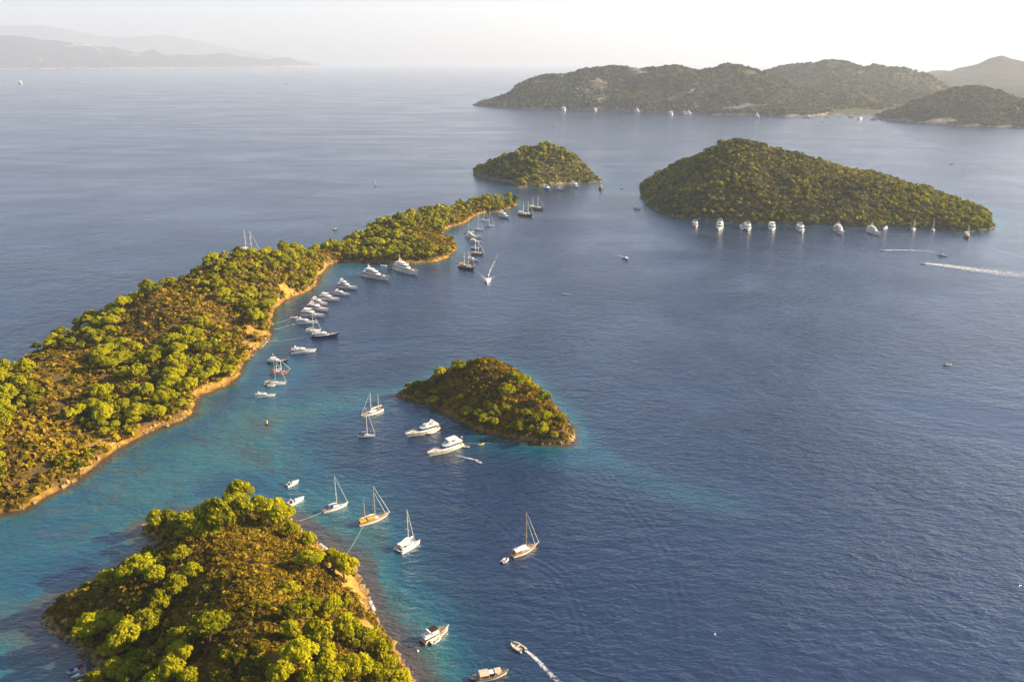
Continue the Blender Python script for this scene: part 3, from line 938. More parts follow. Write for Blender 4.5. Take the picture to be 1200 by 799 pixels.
# ---- peninsula pines: the largest in view one by one, the rest as woods
def keepB(P, z, ds):
    den = fbm(P[:, 0] / 34, P[:, 1] / 34, 3, 3)
    rk = rockB(P, z, ds)
    px, py, zc = project(np.stack([P[:, 0], P[:, 1], z + 5], 1))
    # clearings seen in the photograph: brown slopes at the lower left and in the middle
    clear = np.zeros(len(P))
    for (cx, cy, rx, ry, k) in ((60, 520, 85, 38, 0.30), (20, 560, 50, 20, 0.12), (80, 425, 40, 14, 0.28), (170, 425, 42, 14, 0.10), (215, 395, 60, 22, 0.20), (180, 360, 50, 16, 0.16), (110, 530, 30, 16, 0.2),
                                (275, 372, 34, 20, 0.16), (232, 340, 40, 14, 0.14), (485, 262, 26, 7, 0.2), (290, 330, 20, 9, 0.08)):
        clear = np.maximum(clear, k * np.exp(-((px - cx) / rx) ** 2 - ((py - cy) / ry) ** 2))
    return (den - clear > 0.425 + 0.06 * (P[:, 1] < 330)) & (rk < 0.55) & (ds > 1.0)
rngB = np.random.default_rng(17)
PB, dsB = poisson(TB, 40000, rngB, keepB, 4.0)
rB = np.clip(rngB.gamma(8, 0.335, len(PB)), 1.4, 4.9)
vis = in_view(PB)
px, py, zc = project(PB)
# points well down the hidden seaward side are left out
rid = np.array(ridgeB)
dr, _ = seg_dist(PB[:, :2], rid[:-1, :2], rid[1:, :2])
side = np.array([np.interp(y, rid[:, 1], rid[:, 0]) for y in PB[:, 1]])
back = (PB[:, 0] < side) & (dr.min(1) > 18)
ok = vis & ~back
PB, rB, zc, px, py = PB[ok], rB[ok], zc[ok], px[ok], py[ok]
order = np.argsort(-rB / zc)
N_IND = 206
def place_label(px, py, P, r):
    size = 'broad' if r > 4.2 else ('mid sized' if r > 3.2 else 'small')
    if py > 500: where = 'on the brown slope at the near left end of the peninsula'
    elif py > 445: where = 'in the dense belt at the near left end of the peninsula'
    elif px < 110: where = 'near the bare seaward edge at the left of the peninsula'
    elif px < 215: where = 'in the dark wooded hollow on the left half of the peninsula'
    elif px < 290: where = 'on the slope above the ochre shore cliff of the peninsula'
    elif px < 380: where = 'on the crest behind the row of moored motor yachts'
    elif px < 450: where = 'above the shaded cove with the two superyachts'
    else: where = 'on the hump at the far end of the peninsula'
    return '%s pine %s' % (size, where), 'pines ' + where
for j in order[:N_IND]:
    lab, grp = place_label(px[j], py[j] - 8, PB[j], rB[j])
    pine(PB[j], rB[j], lab, grp, near=True)
    n_ind += 1
rest = order[N_IND:]
lo_templates = []
for k in range(6):
    v, tt = crown(300 + k, 14, 24, 0.14, 0.66, (0.16, 0.42))
    tv, tf = trunk_mesh(400 + k, CH)
    lo_templates.append((v + np.array([0, 0, CH]), tt))
def woods(name, T, P, r, tint, label, mat, templates, seed):
    rng = np.random.default_rng(seed)
    V, Tt = merged(templates, P, r, tint, rng)
    # trunks: one slim tapered post per tree
    tv = []
    for (x, y, z), rr in zip(P, r):
        a = 0.07 * rr; h = CH * rr
        b = np.array([[-a, -a, -0.4], [a, -a, -0.4], [a * 0.4, -a * 0.4, h], [-a * 0.4, -a * 0.4, h],
                      [a, -a, -0.4], [a, a, -0.4], [a * 0.4, a * 0.4, h], [a * 0.4, -a * 0.4, h],
                      [a, a, -0.4], [-a, a, -0.4], [-a * 0.4, a * 0.4, h], [a * 0.4, a * 0.4, h],
                      [-a, a, -0.4], [-a, -a, -0.4], [-a * 0.4, -a * 0.4, h], [-a * 0.4, a * 0.4, h]])
        tv.append(b + np.array([x, y, z]))
    tv = np.concatenate(tv)
    allv = np.concatenate([V, tv])
    F = quads_of(len(allv))
    mi = np.zeros(len(F), int); mi[len(V) // 4:] = 1
    me = mesh_np(name, allv, F, [mat, M['bark']], {'tint': np.concatenate([Tt, np.zeros(len(tv))])}, matidx=mi)
    o = link(name, me)
    tag(o, label, 'woods', None, 'stuff')
woods('pine_woods', TB, PB[rest], rB[rest], rngB.normal(0, 0.09, len(rest)), 'further pines covering the far half of the peninsula', M['woods'], lo_templates, 1)

# ---- scrub on the near land
TUFTS = [tuft(500 + k, 30, 0.23) for k in range(6)]
TUFTS_LO = [tuft(520 + k, 17, 0.32) for k in range(6)]
def scrub(name, T, n, rad, label, mat, templates, seed, keep=None, spacing=None, bias=0.0, hole_scale=20.0):
    rng = np.random.default_rng(seed)
    P, ds = poisson(T, n, rng, keep, spacing)
    m = in_view(P, 20, 20)
    P = P[m]
    n1 = fbm(P[:, 0] / hole_scale, P[:, 1] / hole_scale, seed, 4)
    S = rad * rng.gamma(3.5, 1 / 3.5, len(P)) * (0.75 + 0.6 * n1)
    S = np.clip(S, rad * 0.45, rad * 2.4)
    tint = rng.normal(0, 0.17, len(P)) + (n1 - 0.5) * 0.7 + bias
    V, Tt = merged(templates, P, S, tint, rng)
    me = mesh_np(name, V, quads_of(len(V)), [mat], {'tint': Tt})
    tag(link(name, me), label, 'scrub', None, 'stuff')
scrub('scrub_undergrowth', TA, 90000, 0.66, 'brown and olive scrub covering the nearest islet', M['scrub'], TUFTS, 41,
      lambda P, z, ds: (rockA(P, z, ds) < 0.5) & (fbm(P[:, 0] / 7, P[:, 1] / 7, 61, 3) > 0.26), 0.60, -0.03, 14)
scrub('scrub_undergrowth', TB, 100000, 1.15, 'brown and olive scrub between the pines of the peninsula', M['scrub'], TUFTS_LO, 42,
      lambda P, z, ds: (rockB(P, z, ds) < 0.72) & (fbm(P[:, 0] / 12, P[:, 1] / 12, 62, 3) > 0.28), 1.1, 0.05)
scrub('scrub_undergrowth', TC, 16000, 0.80, 'dark scrub covering the small middle islet', M['scrub'], TUFTS, 43,
      lambda P, z, ds: (fbm(P[:, 0] / 7, P[:, 1] / 7, 63, 3) > 0.25) & (ds > 0.7), 0.7, 0.02, 12)
# ---- darker evergreen shrubs, thick along the shores and on the shaded flanks
BUSH = [(v * np.array([1, 1, 1.1]) + np.array([0, 0, 0.45]), t) for v, t in (crown(350 + k, 9, 26, 0.17, 0.7, (0.26, 0.46)) for k in range(5))]
def bushes(T, n, spacing, r0, label, seed, dens, tint0=-0.24):
    rng = np.random.default_rng(seed)
    P, ds = poisson(T, n, rng, dens, spacing)
    P = P[in_view(P, 20, 20)]
    S = np.clip(r0 * rng.gamma(5, 0.2, len(P)), r0 * 0.5, r0 * 2)
    V, Tt = merged(BUSH, P, S, rng.normal(tint0, 0.10, len(P)), rng)
    tag(link('evergreen_shrubbery', mesh_np('evergreen_shrubbery', V, quads_of(len(V)), [M['woods']], {'tint': Tt})), label, 'shrubs', None, 'stuff')
def westA(P, z, ds):
    n = fbm(P[:, 0] / 9, P[:, 1] / 9, 66, 3)
    px, py, zc = project(np.stack([P[:, 0], P[:, 1], z], 1))
    left = sstep(250, 150, px) * 0.20
    return (n + left + 0.06 * sstep(9, 3, ds) > 0.72) & (ds > 0.8) & (rockA(P, z, ds) < 0.6)
bushes(TA, 14000, 1.4, 0.95, 'dark evergreen shrubs on the left flank and shores of the nearest islet', 81, westA)
bushes(TB, 30000, 2.0, 1.1, 'evergreen shrubs among the pines and along the shore of the peninsula', 82,
       lambda P, z, ds: (fbm(P[:, 0] / 14, P[:, 1] / 14, 67, 3) + 0.12 * sstep(12, 3, ds) > 0.66) & (ds > 0.8) & (rockB(P, z, ds) < 0.6), -0.16)
bushes(TC, 4000, 1.3, 0.75, 'dark evergreen shrubs on the lower slopes of the middle islet', 83,
       lambda P, z, ds: (fbm(P[:, 0] / 8, P[:, 1] / 8, 68, 3) + 0.10 * sstep(14, 3, ds) > 0.70) & (ds > 0.7))
# ---- woods on the isles further off
TREE_LO = [(v * np.array([1, 1, 1.0]) + np.array([0, 0, 0.75]), t) for v, t in (crown(320 + k, 9, 16, 0.22) for k in range(5))]
rngD = np.random.default_rng(23)
def keepD(P, z, ds):
    n = fbm(P[:, 0] / 40, P[:, 1] / 40, 71, 3)
    px, py, zc = project(np.stack([P[:, 0], P[:, 1], z], 1))
    return (n + 0.10 * sstep(590, 660, px) > 0.44) & (ds > 5) & (py > 100)
PD, _ = poisson(TD, 9000, rngD, keepD, 6.5)
woods('isle_woods', TD, PD, np.clip(rngD.gamma(8, 0.40, len(PD)), 1.8, 5.2), rngD.normal(-0.12, 0.1, len(PD)), 'pine woods on the ridge of the steep isle', M['woods'], TREE_LO, 2)
scrub('isle_undergrowth', TD, 16000, 1.9, 'brown scrub on the flanks of the steep isle', M['isle_scrub'], TUFTS_LO, 44, lambda P, z, ds: ds > 2.5, 2.1, 0.0, 40)
rngE = np.random.default_rng(29)
def keepE(P, z, ds):
    n = fbm(P[:, 0] / 55, P[:, 1] / 55, 73, 3)
    px, py, zc = project(np.stack([P[:, 0], P[:, 1], z], 1))
    return (n + 0.25 * sstep(1020, 1120, px) + 0.10 * sstep(230, 262, py) > 0.52) & (ds > 3)
PE, _ = poisson(TE, 12000, rngE, keepE, 4.5)
woods('isle_woods', TE, PE, np.clip(rngE.gamma(9, 0.27, len(PE)), 1.4, 4.0), rngE.normal(-0.17, 0.1, len(PE)), 'trees gathered along the shore and right end of the large isle', M['woods'], TREE_LO, 3)
scrub('isle_undergrowth', TE, 80000, 1.7, 'dense olive scrub covering the large isle', M['isle_scrub'], TUFTS_LO, 45, lambda P, z, ds: (ds > 0.8) & (fbm(P[:, 0] / 30, P[:, 1] / 30, 64, 4) < 0.9), 1.9, 0.02, 50)
TUFTS_FAR = [tuft(540 + k, 9, 0.5) for k in range(5)]
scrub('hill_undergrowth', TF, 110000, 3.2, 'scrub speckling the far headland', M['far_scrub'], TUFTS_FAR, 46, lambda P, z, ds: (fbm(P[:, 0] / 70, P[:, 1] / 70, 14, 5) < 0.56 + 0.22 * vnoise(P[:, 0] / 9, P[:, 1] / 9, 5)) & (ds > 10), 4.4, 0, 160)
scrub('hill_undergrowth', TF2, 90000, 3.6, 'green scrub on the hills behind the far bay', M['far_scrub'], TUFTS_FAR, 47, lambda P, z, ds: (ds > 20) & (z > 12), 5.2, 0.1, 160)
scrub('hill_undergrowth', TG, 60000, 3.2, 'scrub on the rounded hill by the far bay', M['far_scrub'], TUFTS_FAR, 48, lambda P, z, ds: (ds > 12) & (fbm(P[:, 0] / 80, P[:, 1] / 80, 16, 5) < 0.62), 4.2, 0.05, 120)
print('individual pines', n_ind, 'woods', len(rest), len(PD), len(PE))

# ------------------------------------------------------------------ boats
def pm(name, color, rough=0.4, spec=0.4, metallic=0.0, vary=0.0, scale=0.6):
    M[name] = mat_plain(name, color, rough, spec, metallic, vary, scale)
pm('gelcoat', (0.80, 0.79, 0.76), 0.28, 0.5, 0, 0.06)
pm('cream_gelcoat', (0.78, 0.70, 0.54), 0.30, 0.5, 0, 0.06)
pm('navy_paint', (0.012, 0.018, 0.045), 0.22, 0.5)
pm('teak', (0.34, 0.20, 0.095), 0.65, 0.2, 0, 0.25, 2.0)
pm('varnished_wood', (0.26, 0.105, 0.035), 0.35, 0.4, 0, 0.3, 1.5)
pm('dark_wood', (0.075, 0.038, 0.020), 0.45, 0.3, 0, 0.25, 1.5)
pm('smoked_glass', (0.035, 0.042, 0.055), 0.06, 0.9)
pm('grey_deck', (0.50, 0.49, 0.46), 0.7, 0.2, 0, 0.12)
pm('alloy', (0.62, 0.60, 0.56), 0.35, 0.5, 0.6)
pm('spar_paint', (0.74, 0.70, 0.62), 0.4, 0.4)
pm('spar_wood', (0.50, 0.33, 0.16), 0.5, 0.3, 0, 0.2)
pm('sailcloth', (0.72, 0.70, 0.64), 0.85, 0.1, 0, 0.1, 1.5)
pm('beige_canvas', (0.56, 0.47, 0.35), 0.9, 0.1, 0, 0.12, 1.2)
pm('ochre_canvas', (0.60, 0.34, 0.05), 0.9, 0.1, 0, 0.2, 1.2)
pm('blue_canvas', (0.015, 0.045, 0.22), 0.9, 0.1, 0, 0.15)
pm('red_canvas', (0.30, 0.018, 0.035), 0.9, 0.1, 0, 0.15)
pm('dark_canvas', (0.045, 0.032, 0.028), 0.8, 0.1, 0, 0.2)
pm('cushion', (0.55, 0.46, 0.36), 0.9, 0.1, 0, 0.15)
pm('rubber_grey', (0.36, 0.36, 0.37), 0.6, 0.3)
pm('rubber_white', (0.70, 0.70, 0.70), 0.5, 0.3)
pm('outboard_black', (0.02, 0.02, 0.022), 0.4, 0.4)
pm('antifoul_blue', (0.02, 0.05, 0.16), 0.6, 0.2)
pm('antifoul_red', (0.22, 0.03, 0.02), 0.6, 0.2)
pm('bright_yellow', (0.70, 0.52, 0.03), 0.5, 0.3)
pm('wire', (0.22, 0.21, 0.20), 0.5, 0.3)
pm('rope_fibre', (0.52, 0.50, 0.44), 0.9, 0.1)
pm('skin_tone', (0.40, 0.22, 0.14), 0.7, 0.2)
pm('blue_hull', (0.06, 0.20, 0.42), 0.3, 0.5)

class B:
    """collects simple shapes into one part"""
    def __init__(self): self.v, self.f = [], []
    def add(self, V, F):
        o = len(self.v)
        self.v += [tuple(map(float, p)) for p in V]
        self.f += [tuple(i + o for i in f) for f in F]
        return self
    def box(self, x0, x1, y0, y1, z0, z1):
        return self.add([(x0, y0, z0), (x1, y0, z0), (x1, y1, z0), (x0, y1, z0), (x0, y0, z1), (x1, y0, z1), (x1, y1, z1), (x0, y1, z1)],
                        [(3, 2, 1, 0), (4, 5, 6, 7), (0, 1, 5, 4), (1, 2, 6, 5), (2, 3, 7, 6), (3, 0, 4, 7)])
    def tube(self, path, r, sides=6):
        n = len(path)
        rr = list(r) if hasattr(r, '__len__') else [r] * n
        V, F = tube(path, rr, sides)
        F = [tuple(f) for f in F] + [tuple(range(sides))[::-1], tuple(range((n - 1) * sides, n * sides))]
        return self.add(V, F)
    def rings(self, rings, cap0=True, cap1=True):
        n = len(rings[0]); V = [p for r in rings for p in r]; F = []
        for i in range(len(rings) - 1):
            for k in range(n):
                F.append((i * n + k, i * n + (k + 1) % n, (i + 1) * n + (k + 1) % n, (i + 1) * n + k))
        if cap0: F.append(tuple(range(n))[::-1])
        if cap1: F.append(tuple(range((len(rings) - 1) * n, len(rings) * n)))
        return self.add(V, F)
    def house(self, x0, x1, w, z0, z1, rf=0.5, rb=0.1, tw=0.88, nose=0.55, grow=0.0, t0=0.0, t1=1.0):
        """cabin block with raked rounded front; t0..t1 picks a band of its height, grow sets it proud"""
        def ring(t):
            a = x0 + rb * t - grow; b = x1 - rf * t + grow
            ww = w * (1 + (tw - 1) * t) + grow
            z = z0 + (z1 - z0) * t
            L = b - a
            return [(a, -ww * 0.94, z), (a + L * 0.05, -ww, z), (b - L * 0.30, -ww, z), (b - L * 0.10, -ww * (nose + (1 - nose) * 0.45), z), (b, -ww * nose * 0.55, z),
                    (b, ww * nose * 0.55, z), (b - L * 0.10, ww * (nose + (1 - nose) * 0.45), z), (b - L * 0.30, ww, z), (a + L * 0.05, ww, z), (a, ww * 0.94, z)]
        return self.rings([ring(t0), ring(t1)])
    def canopy(self, x0, x1, w, z, crown=0.25, th=0.06):
        rows = []
        for k in range(7):
            a = -1 + k / 3.0
            rows.append((a * w, z + crown * (1 - a * a)))
        n = len(rows)
        V = [(x, y, zz + d) for x in (x0, x1) for d in (0, th) for (y, zz) in rows]
        F = []
        for k in range(n - 1):
            F += [(k, k + 1, 2 * n + k + 1, 2 * n + k), (n + k + 1, n + k, 3 * n + k, 3 * n + k + 1),
                  (k + 1, k, n + k, n + k + 1), (2 * n + k, 2 * n + k + 1, 3 * n + k + 1, 3 * n + k)]
        F += [(0, 2 * n, 3 * n, n), (n - 1, 2 * n - 1, 4 * n - 1, 3 * n - 1)]
        return self.add(V, F)
    def make(self, name, mat, parent, label=None, smooth=False):
        me = bpy.data.meshes.new(name)
        me.from_pydata(self.v, [], self.f)
        me.update()
        if smooth: me.polygons.foreach_set('use_smooth', [True] * len(me.polygons))
        me.materials.append(M[mat])
        o = link(name, me, parent)
        if label: o['label'] = label
        return o

class Hull:
    def __init__(self, L, beam, fs, fb, transom=0.8, full=2.3, overhang=0.06, maxu=0.42, flare=0.35, draft=0.6, counter=0.0):
        self.__dict__.update(locals())
    def half(self, u):
        if u < self.maxu:
            k = self.transom + (1 - self.transom) * math.sin(u / self.maxu * math.pi / 2)
        else:
            k = 1 - ((u - self.maxu) / (1 - self.maxu)) ** self.full
        return max(0.0, self.beam / 2 * k)
    def sheer(self, u):
        return self.fs + (self.fb - self.fs) * u ** 1.8
    def pt(self, u, t, out=0.0):
        """point on the port side: t=0 waterline, t=1 gunwale"""
        b1 = self.half(u)
        b0 = b1 * (0.93 - self.flare * u ** 2.2)
        x = (u - 0.5) * self.L * (1 - self.overhang) - self.overhang * self.L / 2
        x += self.overhang * self.L * (t ** 1.3) * u ** 3 - self.counter * (t) * (1 - u) ** 6 * self.L * 0.1
        y = b0 + (b1 - b0) * t ** 0.8
        return (x, y + out, self.sheer(u) * t)
    def x(self, u):
        return (u - 0.5) * self.L * (1 - self.overhang) - self.overhang * self.L / 2
    def build(self, mat, parent, n=15, bottom=None):
        rings = []
        for i in range(n):
            u = 1 - (1 - i / (n - 1)) ** 1.25
            P = [self.pt(u, t) for t in (1.0, 0.55, 0.0)]
            k = P[2]
            low = (k[0] - 0.0, k[1] * 0.75, -self.draft * 0.6)
            keel = (k[0], 0.0, -self.draft)
            sec = P + [low, keel, (low[0], -low[1], low[2])] + [(p[0], -p[1], p[2]) for p in P[::-1]]
            inner = self.half(u) * 0.90
            rings.append(sec)
        m = len(rings[0])
        V = [p for r in rings for p in r]; F = []
        for i in range(n - 1):
            for k in range(m - 1):
                F.append((i * m + k, (i + 1) * m + k, (i + 1) * m + k + 1, i * m + k + 1))
        F.append(tuple(range(m)))
        return B().add(V, F).make('hull', mat, parent)
    def deck(self, mat, parent, drop=0.18, u0=0.0, n=13, inset=0.96):
        V, F = [], []
        for i in range(n):
            u = u0 + (1 - u0) * (1 - (1 - i / (n - 1)) ** 1.25)
            p = self.pt(u, 1.0)
            V += [(p[0], p[1] * inset, p[2] - drop), (p[0], -p[1] * inset, p[2] - drop)]
        for i in range(n - 1):
            F.append((2 * i, 2 * i + 1, 2 * i + 3, 2 * i + 2))
        return B().add(V, F).make('deck', mat, parent)
    def strip(self, name, mat, parent, u0, u1, t0, t1, out=0.03, n=9):
        b = B()
        for s in (1, -1):
            V, F = [], []
            for i in range(n):
                u = u0 + (u1 - u0) * i / (n - 1)
                for t in (t0, t1):
                    p = self.pt(u, t, out); V.append((p[0], p[1] * s, p[2]))
            for i in range(n - 1):
                f = (2 * i, 2 * i + 2, 2 * i + 3, 2 * i + 1)
                F.append(f if s < 0 else f[::-1])
            b.add(V, F)
        return b.make(name, mat, parent)
    def rail(self, parent, u0, u1, h=0.7, r=0.025, n=9):
        b = B()
        for s in (1, -1):
            top = []
            for i in range(n):
                p = self.pt(u0 + (u1 - u0) * i / (n - 1), 1.0)
                q = (p[0], p[1] * s * 0.97, p[2] + h)
                top.append(q)
                if i % 2 == 0: b.tube([(p[0], p[1] * s * 0.97, p[2] - 0.05), q], r, 4)
            b.tube(top, r, 4)
        return b.make('guard_rail', 'alloy', parent)

def root_boat(name, A, Bp, label, cat, group=None):
    c = ((A[0] + Bp[0]) / 2, (A[1] + Bp[1]) / 2)
    o = bpy.data.objects.new(name, None)
    COL.objects.link(o)
    o.location = (c[0], c[1], 0)
    o.rotation_euler = (0, 0, math.atan2(Bp[1] - A[1], Bp[0] - A[0]))
    tag(o, label, cat, group)
    return o, math.hypot(Bp[0] - A[0], Bp[1] - A[1])

SHRINK = 1.0
def ends(st, bw, zs=0.9, zb=1.6):
    a, b = np.array(G(*st, zs)), np.array(G(*bw, zb))
    c = (a + b) / 2
    return tuple(c + (a - c) * SHRINK), tuple(c + (b - c) * SHRINK)

def top_z(st, bw, frac, top_py):
    """height of a mast standing at `frac` from stern to bow whose head shows at image row top_py"""
    A, Bp = ends(st, bw)
    x, y = A[0] + (Bp[0] - A[0]) * frac, A[1] + (Bp[1] - A[1]) * frac
    d = ray(600, top_py)
    return CAM_H + d[2] * y / d[1]

def boat_motor(st, bw, label, group=None, hull='gelcoat', tiers=1, hardtop=False, stripe=None, sup='gelcoat', beamk=0.26, deck='grey_deck', big=False, flag=False, lmin=0, cat='yacht', pads=True, top='gelcoat'):
    A, Bp = ends(st, bw, 0.8, 2.0)
    o, L = root_boat('motor_yacht', A, Bp, label, cat, group)
    s = L / 20.0
    bm = L * beamk if not big else L * 0.21
    H = Hull(L, bm, 1.7 * s, 2.7 * s, 0.86, 2.5, 0.09, 0.40, 0.40, 0.7)
    H.build(hull, o); H.deck(deck, o, 0.12 * s)
    H.strip('hull_window', 'smoked_glass', o, 0.36, 0.72, 0.50, 0.70, 0.02)
    H.strip('waterline_stripe', stripe or 'antifoul_blue', o, 0.0, 0.97, 0.0, 0.09, 0.02)
    w = bm / 2
    d0 = 1.75 * s
    # main saloon
    B().house(H.x(0.12), H.x(0.73), w * 0.82, d0, d0 + 1.75 * s, 2.6 * s, 0.1 * s, 0.86, 0.6).make('saloon', sup, o)
    B().house(H.x(0.12), H.x(0.73), w * 0.82, d0, d0 + 1.75 * s, 2.6 * s, 0.1 * s, 0.86, 0.6, 0.03, 0.36, 0.80).make('window_band', 'smoked_glass', o)
    # roof slab reaching over the cockpit
    z1 = d0 + 1.75 * s
    B().house(H.x(0.03), H.x(0.615), w * 0.86, z1, z1 + 0.14 * s, 0.25 * s, 0, 0.99, 0.6).make('saloon_roof', sup, o)
    z2 = z1 + 0.14 * s
    if tiers >= 2:
        B().house(H.x(0.20), H.x(0.545), w * 0.66, z2, z2 + 1.55 * s, 1.7 * s, 0.1 * s, 0.86, 0.6).make('wheelhouse', sup, o)
        B().house(H.x(0.20), H.x(0.545), w * 0.66, z2, z2 + 1.55 * s, 1.7 * s, 0.1 * s, 0.86, 0.6, 0.03, 0.38, 0.80).make('window_band', 'smoked_glass', o)
        B().house(H.x(0.13), H.x(0.47), w * 0.68, z2 + 1.55 * s, z2 + 1.67 * s, 0.2 * s, 0, 0.99, 0.6).make('wheelhouse_roof', sup, o)
        z2 = z2 + 1.67 * s
        fx0, fx1, fw = 0.17, 0.42, w * 0.58
    else:
        fx0, fx1, fw = 0.14, 0.545, w * 0.74
    # flybridge: coaming with open well, seats and screen
    b = B()
    zc = z2 + 0.72 * s
    def fly_ring(k, z, rk):
        x0, x1 = H.x(fx0), H.x(fx1) - rk
        ww = fw * k
        return [(x0, -ww, z), (x1 - 1.2 * s, -ww, z), (x1, -ww * 0.45, z), (x1, ww * 0.45, z), (x1 - 1.2 * s, ww, z), (x0, ww, z)]
    b.rings([fly_ring(1.0, z2, 0), fly_ring(0.97, zc, 0.7 * s), fly_ring(0.84, zc, 1.0 * s), fly_ring(0.84, z2 + 0.06 * s, 1.0 * s)], True, True)
    b.make('flybridge', sup, o)
    B().box(H.x(fx0) + 0.5 * s, H.x(fx0) + 2.0 * s, -fw * 0.7, fw * 0.7, z2 + 0.09 * s, z2 + 0.46 * s).make('seat', 'cushion', o)
    B().box(H.x(fx1) - 2.9 * s, H.x(fx1) - 2.1 * s, -fw * 0.5, fw * 0.2, z2 + 0.09 * s, z2 + 0.70 * s).make('helm_console', 'cushion', o)
    B().rings([[(H.x(fx1) - 1.05 * s - r_ * 0.3 * s, y, zc + r_ * 0.42 * s) for y in (-fw * 0.5, fw * 0.5)] + [(H.x(fx1) - 1.10 * s - r_ * 0.3 * s, y, zc + r_ * 0.42 * s) for y in (fw * 0.5, -fw * 0.5)] for r_ in (0, 1)]).make('windscreen', 'smoked_glass', o)
    # radar arch
    ax_ = H.x(fx0) + 1.7 * s
    arch = B()
    for y in (-1, 1):
        arch.rings([[(ax_ - 0.9 * s * k + dx, y * fw * (0.98 - 0.06 * k) + dy, z2 + 0.2 * s + 1.65 * s * k) for dx, dy in ((-.35 * s, -.07 * s), (.35 * s, -.07 * s), (.35 * s, .07 * s), (-.35 * s, .07 * s))] for k in (0, 1)])
    arch.box(ax_ - 1.25 * s, ax_ - 0.5 * s, -fw * 0.96, fw * 0.96, z2 + 1.80 * s, z2 + 1.98 * s)
    arch.make('radar_arch', sup, o)
    B().tube([(ax_ - 0.9 * s, 0, z2 + 1.98 * s), (ax_ - 0.95 * s, 0, z2 + (4.6 if big else 3.0) * s)], [0.22 * s if big else 0.10 * s, 0.05 * s], 6).make('antenna_mast', 'gelcoat', o)
    B().rings([[(ax_ - 0.9 * s + 0.34 * s * math.cos(a) * k, fw * 0.45 + 0.34 * s * math.sin(a) * k, z2 + z * s) for a in np.linspace(0, 2 * math.pi, 9)[:-1]] for k, z in ((0.7, 1.98), (1, 2.15), (0.9, 2.35), (0.3, 2.5))]).make('radar_dome', 'gelcoat', o)
    if hardtop:
        B().canopy(ax_ - 1.2 * s, H.x(fx1) - 1.5 * s, fw * 0.92, z2 + 1.98 * s, 0.16 * s, 0.10 * s).make('hardtop', top, o)
        p = B()
        for y in (-1, 1): p.tube([(H.x(fx1) - 1.9 * s, y * fw * 0.8, zc - 0.1 * s), (H.x(fx1) - 1.9 * s, y * fw * 0.8, z2 + 2.02 * s)], 0.05 * s, 4)
        p.make('hardtop_post', 'alloy', o)
    # foredeck, cockpit, platform
    if pads:
        B().house(H.x(0.73), H.x(0.86), w * 0.42, 2.10 * s, 2.42 * s, 0.2 * s, 0.1 * s, 0.9, 0.6).make('sun_pad', 'cushion', o)
    B().box(H.x(0.04), H.x(0.16), -w * 0.70, w * 0.70, 1.62 * s, 1.72 * s).make('cockpit_sole', 'teak', o)
    B().box(H.x(0.015), H.x(0.055), -w * 0.62, w * 0.62, 1.62 * s, 2.10 * s).make('cockpit_seat', 'cushion', o)
    B().box(H.x(0) - 1.1 * s, H.x(0) + 0.02, -w * 0.80, w * 0.80, 0.35 * s, 0.52 * s).make('swim_platform', 'teak', o)
    H.rail(o, 0.55, 0.985, 0.75 * s, 0.03 * max(s, 0.7))
    if flag:
        B().tube([(H.x(0.01), 0, 1.7 * s), (H.x(0.01) - 0.5 * s, 0, 4.0 * s)], 0.04 * s, 5).make('flag_pole', 'alloy', o)
        f = B()
        V = [(H.x(0.01) - 0.5 * s + 0.1 * math.sin(k), -k * 0.26 * s, 3.9 * s - z * s - 0.05 * k * s) for k in range(6) for z in (0, 0.95)]
        f.add(V, [(2 * k, 2 * k + 2, 2 * k + 3, 2 * k + 1) for k in range(5)])
        f.make('flag', 'red_canvas', o)
    return o

